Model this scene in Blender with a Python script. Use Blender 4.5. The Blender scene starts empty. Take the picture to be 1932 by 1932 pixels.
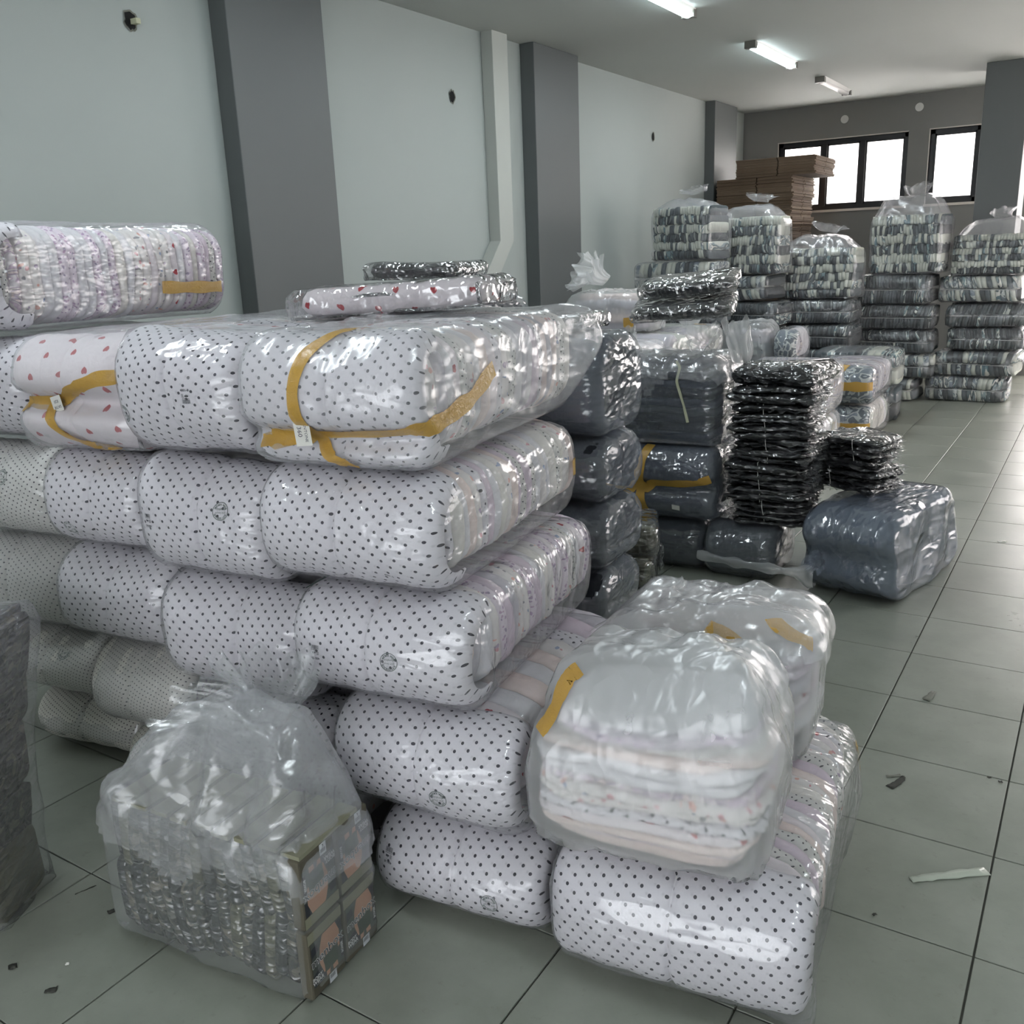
import bpy, math, random
import numpy as np
from mathutils import Vector, Matrix
from mathutils.bvhtree import BVHTree

# ------------------------------------------------------------------ camera, world, exposure
SC = bpy.context.scene
COL = SC.collection
CAM_LOC = Vector((0.10548769, -1.73790545, 1.71610694))
YAW, PITCH, ROLL = 0.572802128, 0.271622706, -0.0397115807
fw = Vector((-math.sin(YAW)*math.cos(PITCH), math.cos(YAW)*math.cos(PITCH), -math.sin(PITCH)))
rt = Vector((math.cos(YAW), math.sin(YAW), 0)); up = rt.cross(fw)
r2 = rt*math.cos(ROLL)+up*math.sin(ROLL); u2 = -rt*math.sin(ROLL)+up*math.cos(ROLL)
cd = bpy.data.cameras.new('camera'); cam = bpy.data.objects.new('camera', cd); COL.objects.link(cam)
M = Matrix((r2, u2, -fw)).transposed().to_4x4(); M.translation = CAM_LOC
cam.matrix_world = M
cd.sensor_width = 36; cd.lens = 1743.89/1932*36; cd.clip_end = 80; cd.clip_start = 0.05
SC.camera = cam
SC.view_settings.view_transform = 'Standard'; SC.view_settings.look = 'None'
SC.view_settings.gamma = 1; SC.view_settings.use_curve_mapping = False
SC.view_settings.exposure = 0.36
SC.cycles.use_denoising = True; SC.cycles.light_sampling_threshold = .04; SC.cycles.use_light_tree = False
SC.cycles.max_bounces = 7; SC.cycles.transparent_max_bounces = 12
SC.cycles.use_adaptive_sampling = True; SC.cycles.adaptive_threshold = .18
SC.cycles.diffuse_bounces = 3; SC.cycles.glossy_bounces = 3; SC.cycles.transmission_bounces = 4
SC.cycles.caustics_reflective = False; SC.cycles.caustics_refractive = False
SC.cycles.sample_clamp_indirect = 4

W = bpy.data.worlds.new('sky'); SC.world = W; W.use_nodes = True
bg = W.node_tree.nodes['Background']; bg.inputs[0].default_value = (0.93, 0.97, 1.0, 1); bg.inputs[1].default_value = 3.0

WX, BY, ZC, RX, FY = -4.427, 11.55, 3.45, 3.6, -4.6   # wall x, back wall y, ceiling z, right wall x, front wall y

def area(name, loc, look, sx, sy, power, col):
    l = bpy.data.lights.new(name, 'AREA'); l.shape = 'RECTANGLE'; l.size = sx; l.size_y = sy
    l.energy = power; l.color = col
    o = bpy.data.objects.new(name, l); COL.objects.link(o); o.location = loc
    o.rotation_euler = (Vector(look)).to_track_quat('-Z', 'Y').to_euler()
    return o
# daylight behind the glass of the back windows, the side glazing and the shop front
area('daylight', (-3.1, BY+0.5, 2.7), (0, -1, -0.15), 1.7, 1.0, 75, (1.0, 0.93, 0.88))
area('daylight', (-1.75, BY+0.5, 2.7), (0, -1, -0.15), 0.6, 1.0, 28, (1.0, 0.93, 0.88))
area('daylight', (.6, BY+0.5, 1.6), (0, -1, 0), 2.5, 2.7, 130, (1.0, 0.88, 0.82))
area('daylight', (RX+0.5, 7.3, 1.7), (-1, 0, 0), 4.4, 2.4, 110, (1.0, 0.86, 0.80))
area('daylight', (0.2, FY-0.5, 1.7), (0, 1, 0), 5.6, 2.4, 45, (0.90, 0.96, 1.0))

# ------------------------------------------------------------------ materials
def lin(c):
    return tuple(((x/255)/12.92 if x/255 <= .04045 else ((x/255+.055)/1.055)**2.4) for x in c)
def rgb(*c): return (*lin(c), 1)

class NT:
    def __init__(s, name):
        s.m = bpy.data.materials.new(name); s.m.use_nodes = True
        s.t = s.m.node_tree; s.n = s.t.nodes; s.b = s.n['Principled BSDF']; s.out = s.n['Material Output']
    def node(s, ty, **k):
        n = s.n.new(ty)
        for a, v in k.items(): setattr(n, a, v)
        return n
    def link(s, a, b): s.t.links.new(a, b)
    def val(s, sock, v):
        if isinstance(v, (int, float, tuple, list)): sock.default_value = v
        else: s.link(v, sock)
    def math(s, op, a, b=None, c=None, clamp=False):
        n = s.node('ShaderNodeMath', operation=op, use_clamp=clamp)
        s.val(n.inputs[0], a)
        if b is not None: s.val(n.inputs[1], b)
        if c is not None: s.val(n.inputs[2], c)
        return n.outputs[0]
    def mix(s, fac, a, b):
        n = s.node('ShaderNodeMix', data_type='RGBA'); s.val(n.inputs[0], fac); s.val(n.inputs[6], a); s.val(n.inputs[7], b)
        return n.outputs[2]
    def coord(s, which='Object', scale=(1, 1, 1), loc=(0, 0, 0), rot=(0, 0, 0)):
        c = s.node('ShaderNodeTexCoord'); m = s.node('ShaderNodeMapping')
        m.inputs['Scale'].default_value = scale; m.inputs['Location'].default_value = loc; m.inputs['Rotation'].default_value = rot
        s.link(c.outputs[which], m.inputs[0]); return m.outputs[0]
    def noise(s, vec, scale, detail=3, rough=.5, dist=0, out=0):
        n = s.node('ShaderNodeTexNoise'); s.link(vec, n.inputs['Vector'])
        n.inputs['Scale'].default_value = scale; n.inputs['Detail'].default_value = detail
        n.inputs['Roughness'].default_value = rough; n.inputs['Distortion'].default_value = dist
        return n.outputs[out]
    def ramp(s, fac, stops, interp='LINEAR'):
        n = s.node('ShaderNodeValToRGB'); n.color_ramp.interpolation = interp
        e = n.color_ramp.elements
        while len(e) < len(stops): e.new(.5)
        for i, (p, c) in enumerate(stops): e[i].position = p; e[i].color = c
        s.link(fac, n.inputs[0]); return n.outputs[0]
    def bump(s, h, strength=.3, dist=.01, normal=None):
        n = s.node('ShaderNodeBump'); n.inputs['Strength'].default_value = strength; n.inputs['Distance'].default_value = dist
        s.link(h, n.inputs['Height'])
        if normal is not None: s.link(normal, n.inputs['Normal'])
        return n.outputs[0]

def simple(name, col, rough=.8, metal=0, spec=.5, bump=None, emit=None):
    t = NT(name); t.b.inputs['Base Color'].default_value = col; t.b.inputs['Roughness'].default_value = rough
    t.b.inputs['Metallic'].default_value = metal; t.b.inputs['Specular IOR Level'].default_value = spec
    if bump:
        t.link(t.bump(t.noise(t.coord(), bump[0], 4), bump[1], bump[2]), t.b.inputs['Normal'])
    if emit:
        t.b.inputs['Emission Color'].default_value = emit[0]; t.b.inputs['Emission Strength'].default_value = emit[1]
    return t.m

def paint(name, c1, c2, rough=.75):
    t = NT(name); v = t.coord()
    t.link(t.mix(t.noise(v, .9, 5, .6), c1, c2), t.b.inputs['Base Color'])
    t.b.inputs['Roughness'].default_value = rough
    t.link(t.bump(t.noise(v, 140, 3), .12, .002), t.b.inputs['Normal'])
    return t.m

MT = {}
MT['wall'] = paint('light_grey_wall_paint', rgb(166, 173, 170), rgb(174, 179, 176))
MT['column'] = paint('dark_grey_column_paint', rgb(90, 94, 94), rgb(96, 99, 99), .5)
MT['ceiling'] = paint('ceiling_paint', rgb(188, 190, 185), rgb(180, 183, 179))
MT['back'] = paint('mid_grey_wall_paint', rgb(132, 131, 129), rgb(126, 126, 125))
MT['duct'] = paint('duct_paint', rgb(186, 188, 182), rgb(180, 183, 178))

def tile_mat():
    t = NT('matte_floor_tile'); v = t.coord()
    oi = t.node('ShaderNodeObjectInfo')
    add = t.node('ShaderNodeVectorMath', operation='ADD'); t.link(v, add.inputs[0]); t.link(oi.outputs['Location'], add.inputs[1])
    n1 = t.noise(add.outputs[0], 3, 6, .65)
    c = t.ramp(n1, [(.3, rgb(130, 134, 124)), (.7, rgb(150, 153, 143))])
    sp = t.ramp(t.noise(add.outputs[0], 26, 4, .7), [(.28, (.72, .71, .68, 1)), (.4, (1, 1, 1, 1))])
    m = t.node('ShaderNodeMix', data_type='RGBA', blend_type='MULTIPLY'); m.inputs[0].default_value = .45
    t.link(c, m.inputs[6]); t.link(sp, m.inputs[7])
    # each tile's own slight tone
    tone = t.math('MULTIPLY_ADD', oi.outputs['Random'], .05, .975)
    m2 = t.node('ShaderNodeVectorMath', operation='SCALE'); t.link(m.outputs[2], m2.inputs[0]); t.link(tone, m2.inputs['Scale'])
    t.link(m2.outputs[0], t.b.inputs['Base Color'])
    t.link(t.ramp(n1, [(.3, (.27,)*3+(1,)), (.7, (.40,)*3+(1,))]), t.b.inputs['Roughness'])
    t.link(t.bump(t.noise(add.outputs[0], 260, 2), .06, .002), t.b.inputs['Normal'])
    return t.m
MT['tile'] = tile_mat()
MT['grout'] = simple('dark_grout', rgb(70, 70, 64), .95)

def uvrot(t, ang, scale):
    return t.coord('UV', (1/scale, 1/scale, 1), rot=(0, 0, ang))

def fabric_finish(t, col, wr=.35):
    oi = t.node('ShaderNodeObjectInfo')
    t.link(col, t.b.inputs['Base Color']) if not isinstance(col, tuple) else setattr(t.b.inputs['Base Color'], 'default_value', col)
    t.b.inputs['Roughness'].default_value = .9; t.b.inputs['Specular IOR Level'].default_value = .2
    v = t.coord('UV', (1, 1, 1))
    h = t.math('ADD', t.noise(v, 34, 4, .6, .6), t.math('MULTIPLY', t.noise(t.coord('UV', (1, .35, 1)), 14, 2, .5, 1.2), 1.6))
    t.link(t.bump(h, wr, .009), t.b.inputs['Normal'])
    return t.m

def dot_mask(t, ang, sp, rad, off=0.0, soft=.12):
    """staggered dots: 1 inside a dot"""
    out = None
    for k in (0, .5):
        v = t.coord('UV', (1/sp, 1/(sp*1.0), 1), loc=(k+off, k+off*.6, 0), rot=(0, 0, ang))
        s = t.node('ShaderNodeSeparateXYZ'); t.link(v, s.inputs[0])
        fx = t.math('SUBTRACT', t.math('FRACT', s.outputs[0]), .5); fy = t.math('SUBTRACT', t.math('FRACT', s.outputs[1]), .5)
        d = t.math('SQRT', t.math('ADD', t.math('MULTIPLY', fx, fx), t.math('MULTIPLY', fy, fy)))
        m = t.math('MULTIPLY', t.math('SUBTRACT', rad/sp, d), 1/(soft*rad/sp), clamp=True)
        out = m if out is None else t.math('MAXIMUM', out, m)
    return out

def polka(name, base, dot, sp=.037, rad=.0043, ang=.18, ghost=.25, wr=.35):
    t = NT(name)
    g = dot_mask(t, ang, sp, rad*1.15, .19, .8)
    d = dot_mask(t, ang, sp, rad)
    c = t.mix(t.math('MULTIPLY', g, ghost), base, rgb(120, 118, 128)); c = t.mix(d, c, dot)
    return fabric_finish(t, c, wr)

def hearts(name, base, sp=.05, size=.22):
    t = NT(name); out = None
    for k in (0, .5):
        v = t.coord('UV', (1/sp, 1/sp, 1), loc=(k, k, 0), rot=(0, 0, .1))
        s = t.node('ShaderNodeSeparateXYZ'); t.link(v, s.inputs[0])
        x = t.math('DIVIDE', t.math('SUBTRACT', t.math('FRACT', s.outputs[0]), .5), size*.55)
        y = t.math('DIVIDE', t.math('SUBTRACT', t.math('FRACT', s.outputs[1]), .5), size*.55)
        x2 = t.math('MULTIPLY', x, x); y2 = t.math('MULTIPLY', y, y)
        a = t.math('SUBTRACT', t.math('ADD', x2, y2), 1); a3 = t.math('MULTIPLY', a, t.math('MULTIPLY', a, a))
        b = t.math('MULTIPLY', x2, t.math('MULTIPLY', y2, y))
        m = t.math('LESS_THAN', t.math('SUBTRACT', a3, b), 0)
        out = m if out is None else t.math('MAXIMUM', out, m)
    c = t.mix(out, base, rgb(178, 40, 52))
    return fabric_finish(t, c)

def floral(name, base, scale=26, thr=.30, cols=((150, 120, 165), (232, 150, 130), (95, 130, 180), (90, 92, 105), (200, 90, 110))):
    t = NT(name); v = t.coord('UV', (1, 1, 1))
    vo = t.node('ShaderNodeTexVoronoi'); vo.inputs['Scale'].default_value = scale
    nd = t.node('ShaderNodeVectorMath', operation='ADD'); sc = t.node('ShaderNodeVectorMath', operation='SCALE')
    t.link(t.noise(v, 40, 2, out=1), sc.inputs[0]); sc.inputs['Scale'].default_value = .02
    t.link(v, nd.inputs[0]); t.link(sc.outputs[0], nd.inputs[1]); t.link(nd.outputs[0], vo.inputs['Vector'])
    m = t.math('LESS_THAN', vo.outputs['Distance'], thr)
    sp = t.node('ShaderNodeSeparateColor'); t.link(vo.outputs['Color'], sp.inputs[0])
    n = len(cols)
    c2 = t.ramp(sp.outputs[0], [(i/n, rgb(*c)) for i, c in enumerate(cols)], 'CONSTANT')
    c = t.mix(t.math('MULTIPLY', m, .7), base, c2)
    return fabric_finish(t, c)

def plain(name, c1, c2, wr=.5):
    t = NT(name)
    return fabric_finish(t, t.mix(t.noise(t.coord('UV'), 9, 3), c1, c2), wr)

def camo(name, cols, scale=14, stretch=(.45, 1.5, 1), wr=.6, ramp_pos=None):
    t = NT(name)
    v = t.coord('UV', stretch)
    oi = t.node('ShaderNodeObjectInfo')
    n = t.noise(v, scale, 2, .4, .6)
    k = len(cols); pos = ramp_pos or [.0]+[.36+.28*i/(k-1) for i in range(1, k)]
    c = t.ramp(n, [(p, rgb(*c)) for p, c in zip(pos, cols)], 'CONSTANT')
    return fabric_finish(t, c, wr)

WHT = rgb(226, 222, 228)
MT['polka'] = polka('white_polka_dot_cotton', WHT, rgb(48, 44, 56))
MT['polka_small'] = polka('white_small_polka_dot_cotton', rgb(214, 212, 208), rgb(52, 48, 56), .024, .0028, .3, .1)
MT['polka_fine'] = polka('fine_polka_dot_cotton', rgb(216, 213, 206), rgb(60, 56, 60), .018, .0021, .5, .1)
MT['hearts'] = hearts('heart_print_cotton', rgb(236, 226, 230), .12, .14)
MT['floral_lilac'] = floral('lilac_floral_cotton', rgb(230, 217, 228), 70, .34, ((150, 110, 160), (176, 130, 170), (120, 100, 140)))
MT['floral_mix'] = floral('mixed_floral_cotton', rgb(234, 228, 226), 38, .28)
MT['peach'] = plain('peach_cotton', rgb(240, 216, 208), rgb(236, 222, 218))
MT['lilac'] = plain('lilac_cotton', rgb(216, 196, 212), rgb(226, 212, 222))
MT['cream'] = plain('cream_cotton', rgb(234, 228, 218), rgb(226, 222, 220))
MT['white'] = plain('white_cotton', rgb(234, 231, 234), rgb(222, 219, 224))
MT['grey'] = plain('cool_grey_cotton', rgb(196, 190, 200), rgb(212, 208, 214))
PINK = ['polka', 'floral_lilac', 'white', 'peach', 'floral_mix', 'cream', 'lilac', 'hearts', 'floral_mix', 'grey', 'white', 'polka_small']
MT['camo_pale'] = camo('pale_camouflage_cotton', ((214, 216, 208), (150, 166, 168), (92, 104, 108), (222, 220, 212), (112, 138, 146)), 9)
MT['camo_mid'] = camo('mixed_camouflage_cotton', ((84, 92, 96), (200, 205, 198), (120, 142, 146), (60, 66, 72), (206, 208, 200)), 12)
MT['camo_dark'] = camo('dark_grey_camouflage_cotton', ((52, 58, 62), (92, 98, 100), (62, 68, 72), (120, 124, 124)), 12)
MT['camo_blue'] = camo('blue_grey_camouflage_cotton', ((128, 138, 148), (196, 202, 200), (104, 112, 120), (172, 182, 184)), 11, (1, 1.2, 1))
MT['stone'] = plain('pale_stone_cotton', rgb(208, 208, 196), rgb(190, 196, 186))
MT['lilac_mottle'] = camo('mottled_lilac_cotton', ((230, 222, 228), (206, 184, 204), (236, 228, 226), (184, 168, 186), (232, 214, 212)), 30, (1, .5, 1))
MT['charcoal'] = plain('charcoal_cotton', rgb(58, 62, 66), rgb(76, 80, 82))
MT['slate'] = plain('slate_cotton', rgb(98, 106, 110), rgb(80, 88, 92))
MT['black'] = plain('black_cotton', rgb(26, 27, 31), rgb(40, 41, 46))
MT['navy'] = plain('navy_cotton', rgb(44, 48, 60), rgb(64, 68, 80))
MT['olive'] = plain('olive_drab_cotton', rgb(96, 94, 72), rgb(78, 78, 62))
MT['khaki'] = plain('khaki_waistband', rgb(150, 148, 126), rgb(138, 136, 118), .2)
MT['taupe'] = plain('taupe_cotton', rgb(104, 98, 84), rgb(90, 86, 76), .3)
MT['darkstuff'] = camo('woodland_camouflage_cotton', ((40, 40, 38), (66, 66, 58), (48, 50, 48), (104, 96, 84), (34, 36, 38)), 26, (1, .5, 1), .8)
MT['plaid'] = camo('grey_striped_cotton', ((196, 186, 188), (170, 164, 176), (216, 206, 200), (150, 146, 160)), 16, (1, .1, 1))

def vor(t, v, scale, feature='DISTANCE_TO_EDGE'):
    n = t.node('ShaderNodeTexVoronoi', feature=feature); n.inputs['Scale'].default_value = scale; t.link(v, n.inputs['Vector'])
    return n.outputs['Distance']
def crumple(t, streak, nscale):
    """facets and straight creases of handled film"""
    base = t.coord('Object', streak)
    sc = t.node('ShaderNodeVectorMath', operation='SCALE'); t.link(t.noise(base, nscale*.7, 2, .5, out=1), sc.inputs[0]); sc.inputs['Scale'].default_value = .9/nscale
    ad = t.node('ShaderNodeVectorMath', operation='ADD'); t.link(base, ad.inputs[0]); t.link(sc.outputs[0], ad.inputs[1]); v = ad.outputs[0]
    e1 = vor(t, v, nscale*.6, 'F1'); e2 = vor(t, v, nscale*1.8, 'F1')
    nz = t.noise(t.coord('Object', (13, 1.6, 9) if streak[0] >= streak[1] else (1.6, 13, 9), rot=(.35, .5, .6)), 1.6, 1); edge = t.math('ABSOLUTE', t.math('SUBTRACT', nz, .5))
    h = t.math('ADD', t.math('MULTIPLY', e1, 1.0), t.math('ADD', t.math('MULTIPLY', e2, .42), t.math('MULTIPLY', nz, .5)))
    return h, edge, .8
def film(name, haze, tint, gloss_r=.13, wr=.7, streak=(2, 2, 5), nscale=5, fres=1.0, dist=.01, transl=.25):
    """thin polythene: mostly see-through, a milky part that scatters, a glossy skin"""
    t = NT(name); t.n.remove(t.b)
    v = t.coord('Object', streak)
    h, edge, mask = crumple(t, streak, nscale)
    bn = t.bump(h, wr, dist)
    tr = t.node('ShaderNodeBsdfTransparent'); tr.inputs[0].default_value = (.985, .985, .99, 1)
    di = t.node('ShaderNodeBsdfDiffuse'); di.inputs[0].default_value = tint; t.link(bn, di.inputs['Normal'])
    tl = t.node('ShaderNodeBsdfTranslucent'); tl.inputs[0].default_value = tint; t.link(bn, tl.inputs['Normal'])
    mdt = t.node('ShaderNodeMixShader'); mdt.inputs[0].default_value = transl; t.link(di.outputs[0], mdt.inputs[1]); t.link(tl.outputs[0], mdt.inputs[2])
    lw = t.node('ShaderNodeLayerWeight'); lw.inputs['Blend'].default_value = .35
    fac = t.math('ADD', haze, t.math('MULTIPLY', lw.outputs['Facing'], .14), clamp=True)
    m1 = t.node('ShaderNodeMixShader'); t.link(fac, m1.inputs[0]); t.link(tr.outputs[0], m1.inputs[1]); t.link(mdt.outputs[0], m1.inputs[2])
    gl = t.node('ShaderNodeBsdfGlossy'); gl.inputs['Roughness'].default_value = gloss_r; t.link(bn, gl.inputs['Normal'])
    l2 = t.node('ShaderNodeLayerWeight'); l2.inputs['Blend'].default_value = .5; t.link(bn, l2.inputs['Normal'])
    ff = t.math('MULTIPLY', t.math('MULTIPLY_ADD', t.math('POWER', l2.outputs['Facing'], 4), .6, .09), fres, clamp=True)
    m2 = t.node('ShaderNodeMixShader'); t.link(ff, m2.inputs[0]); t.link(m1.outputs[0], m2.inputs[1]); t.link(gl.outputs[0], m2.inputs[2])
    t.link(m2.outputs[0], t.out.inputs[0])
    return t.m
FT = rgb(246, 246, 252)
MT['film'] = film('clear_polythene', .06, FT, fres=.85, dist=.014)
MT['film_x'] = film('clear_polythene_stretched', .06, FT, streak=(1, 4, 4), nscale=4, wr=.8, fres=1.0, dist=.016)
MT['film_y'] = film('hazy_polythene_stretched', .14, FT, streak=(4, 1, 4), nscale=4, wr=.8, fres=1.0, dist=.016)
MT['film_milky'] = film('milky_polythene', .20, rgb(248, 248, 252), .18, .8, (1, 1, 2.2), 6, .9, .018)
MT['film_white'] = film('white_polythene', .27, rgb(250, 251, 252), .24, .8, (2.2, 2.2, .7), 5, .8, .02)
MT['film_dark'] = film('hazy_polythene_over_dark', .17, rgb(210, 218, 232), .14, 1.0, (1.5, 1.5, 4), 5, 1.1, .016)
MT['film_blue'] = film('slate_polythene', .32, rgb(170, 182, 206), .17, 1.0, (3, 1, 3), 4, 1.5, .02)
MT['film_far'] = film('clear_polythene_far', .07, FT, .22, .6, (1, 1, 1.6), 4, .8, .015)
MT['film_crisp'] = film('crisp_polythene', .03, FT, .08, 1.0, (1.5, 1.5, 1.5), 8, 2.0, .02)

def glossy_pack(name, base, rough=.10, sc=6, wr=1.0, st=(2, 2, 5), cols=None):
    t = NT(name); h, e, m = crumple(t, st, sc)
    t.b.inputs['Base Color'].default_value = base
    if cols: t.link(t.ramp(t.noise(t.coord('UV'), 24, 2, .4, .6), [(p, rgb(*c)) for p, c in zip((0, .42, .5, .58), cols)], 'CONSTANT'), t.b.inputs['Base Color'])
    t.b.inputs['Roughness'].default_value = .5
    t.b.inputs['Coat Weight'].default_value = 1; t.b.inputs['Coat Roughness'].default_value = rough; t.b.inputs['Coat IOR'].default_value = 1.9
    bn = t.bump(h, wr, .03); t.link(bn, t.b.inputs['Normal']); t.link(bn, t.b.inputs['Coat Normal'])
    return t.m
MT['pack_black'] = glossy_pack('black_garment_in_polybag', rgb(24, 25, 29))
MT['pack_camo'] = glossy_pack('camouflage_boxers_in_polybag', rgb(60, 60, 54), cols=((44, 44, 42), (78, 76, 66), (54, 56, 52), (112, 104, 90)))
MT['pack_olive'] = glossy_pack('olive_garment_in_polybag', rgb(92, 90, 68))

def tape_mat():
    t = NT('amber_packing_tape'); t.b.inputs['Base Color'].default_value = rgb(198, 156, 72)
    t.b.inputs['Roughness'].default_value = .22; t.b.inputs['Alpha'].default_value = .9
    v = t.coord('Object', (4, 4, 4)); n = t.noise(v, 9, 4, .6, 1.5)
    t.link(t.bump(t.math('ABSOLUTE', t.math('SUBTRACT', n, .5)), .5, .01), t.b.inputs['Normal'])
    return t.m
MT['tape'] = tape_mat()
MT['paper'] = simple('white_paper_label', rgb(226, 224, 218), .7)
MT['ink'] = simple('blue_black_ink', rgb(50, 52, 70), .7)
MT['ink_green'] = simple('grey_green_print', rgb(84, 96, 92), .8)
MT['ink_dark'] = simple('dark_print', rgb(62, 60, 70), .8)
MT['string'] = simple('white_string', rgb(206, 204, 198), .8)
MT['twine'] = simple('cream_fabric_ribbon', rgb(196, 196, 168), .9)
def carton():
    t = NT('corrugated_cardboard'); v = t.coord()
    oi = t.node('ShaderNodeObjectInfo')
    c = t.ramp(oi.outputs['Random'], [(0, rgb(84, 68, 54)), (.5, rgb(106, 88, 71)), (1, rgb(126, 108, 90))])
    w = t.node('ShaderNodeMix', data_type='RGBA', blend_type='MULTIPLY'); w.inputs[0].default_value = .5
    t.link(c, w.inputs[6]); t.link(t.ramp(t.noise(v, 4, 4), [(.3, (.7, .7, .7, 1)), (.7, (1, 1, 1, 1))]), w.inputs[7])
    t.link(w.outputs[2], t.b.inputs['Base Color']); t.b.inputs['Roughness'].default_value = .9
    t.link(t.bump(t.noise(t.coord('Object', (1, 1, 30)), 12, 3), .4, .004), t.b.inputs['Normal'])
    return t.m
MT['carton'] = carton()
MT['frame'] = simple('black_window_frame', rgb(28, 26, 28), .35)
MT['sill'] = simple('pale_sill_and_lit_reveal', rgb(214, 206, 198), .5)
MT['plastic'] = simple('white_plastic', rgb(226, 224, 220), .4)
MT['hole'] = simple('painted_hole_dark', rgb(14, 14, 14), .9)
MT['tube_on'] = simple('lit_led_tube', (1, 1, 1, 1), .4, emit=((.80, .95, 1.0, 1), 14))
MT['tube_off'] = simple('unlit_led_tube', rgb(232, 228, 226), .35)
MT['metal'] = simple('grey_end_cap', rgb(120, 118, 112), .4)
def pane_mat():
    t = NT('window_glass'); t.n.remove(t.b)
    tr = t.node('ShaderNodeBsdfTransparent'); tl = t.node('ShaderNodeBsdfTranslucent'); gl = t.node('ShaderNodeBsdfGlossy'); gl.inputs[1].default_value = .05
    m = t.node('ShaderNodeMixShader'); m.inputs[0].default_value = .3; t.link(tr.outputs[0], m.inputs[1]); t.link(tl.outputs[0], m.inputs[2])
    m2 = t.node('ShaderNodeMixShader'); m2.inputs[0].default_value = .05; t.link(m.outputs[0], m2.inputs[1]); t.link(gl.outputs[0], m2.inputs[2])
    t.link(m2.outputs[0], t.out.inputs[0]); return t.m
MT['pane'] = pane_mat()
MT['debris'] = simple('grey_scrap', rgb(120, 120, 110), .6)
MT['debris_dark'] = simple('dark_scrap', rgb(58, 58, 52), .7)
MT['debris_tape'] = simple('clear_dirty_tape', rgb(184, 190, 176), .25)
for k, c in dict(skin=(206, 158, 130), skin_dark=(176, 122, 98), trunks=(52, 68, 46), camo_bg=(78, 82, 78), night=(42, 44, 52), label_white=(214, 216, 220), outline=(38, 38, 42), silver=(228, 226, 226)).items():
    MT['print_'+k] = simple('printed_'+k, rgb(*c), .45)

# ------------------------------------------------------------------ mesh helpers
def mk(name, V, F, mats, parent=None, uv=None, mi=None, smooth=True, kind=None, label=None):
    me = bpy.data.meshes.new(name)
    V = np.asarray(V, dtype=float)
    if isinstance(F, np.ndarray):
        nf, k = F.shape
        me.vertices.add(len(V)); me.vertices.foreach_set('co', V.ravel())
        me.loops.add(nf*k); me.loops.foreach_set('vertex_index', F.astype(np.int32).ravel())
        me.polygons.add(nf); me.polygons.foreach_set('loop_start', np.arange(0, nf*k, k, dtype=np.int32))
        me.polygons.foreach_set('loop_total', np.full(nf, k, dtype=np.int32))
        me.update(calc_edges=True)
    else:
        me.from_pydata([tuple(v) for v in V], [], F)
    for m in (mats if isinstance(mats, (list, tuple)) else [mats]): me.materials.append(MT[m] if isinstance(m, str) else m)
    if mi is not None: me.polygons.foreach_set('material_index', np.asarray(mi, dtype=np.int32))
    if uv is not None:
        l = me.uv_layers.new(name='UVMap'); l.data.foreach_set('uv', np.asarray(uv, dtype=float).ravel())
    if smooth: me.polygons.foreach_set('use_smooth', np.ones(len(me.polygons), dtype=bool))
    me.validate(); me.update()
    o = bpy.data.objects.new(name, me); COL.objects.link(o)
    if parent is not None: o.parent = parent
    if kind: o['kind'] = kind
    if label: o['label'] = label
    return o

def thing(name, label, cat, loc=(0, 0, 0), rot=(0, 0, 0), group=None):
    o = bpy.data.objects.new(name, None); COL.objects.link(o); o.empty_display_size = .1
    o.location = loc; o.rotation_euler = rot; o['label'] = label; o['category'] = cat
    if group: o['group'] = group
    return o
def tag(o, label, cat, group=None):
    o['label'] = label; o['category'] = cat
    if group: o['group'] = group
    return o

BOXF = [(0, 1, 3, 2), (4, 6, 7, 5), (0, 4, 5, 1), (2, 3, 7, 6), (0, 2, 6, 4), (1, 5, 7, 3)]
def box_vf(x0, x1, y0, y1, z0, z1, base=0):
    V = [(x, y, z) for x in (x0, x1) for y in (y0, y1) for z in (z0, z1)]
    return V, [tuple(base+i for i in f) for f in BOXF]
def boxes(name, bl, mat, parent=None, kind=None, label=None, smooth=False):
    V, F = [], []
    for b in bl:
        v, f = box_vf(*b, base=len(V)); V += v; F += f
    return mk(name, V, F, mat, parent, smooth=smooth, kind=kind, label=label)
def bevel(o, w=.004, seg=2):
    m = o.modifiers.new('bevel', 'BEVEL'); m.width = w; m.segments = seg; m.limit_method = 'ANGLE'; return o

class Noise:
    def __init__(s, seed, n=7):
        r = np.random.RandomState(seed); s.k = r.normal(size=(3, n, 3)); s.p = r.uniform(0, 6.28, (3, n)); s.n = n
    def __call__(s, P, freq):
        out = np.empty((len(P), 3))
        for c in range(3): out[:, c] = np.sin(P@(s.k[c].T*freq)+s.p[c]).sum(1)/math.sqrt(s.n)
        return out

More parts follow.
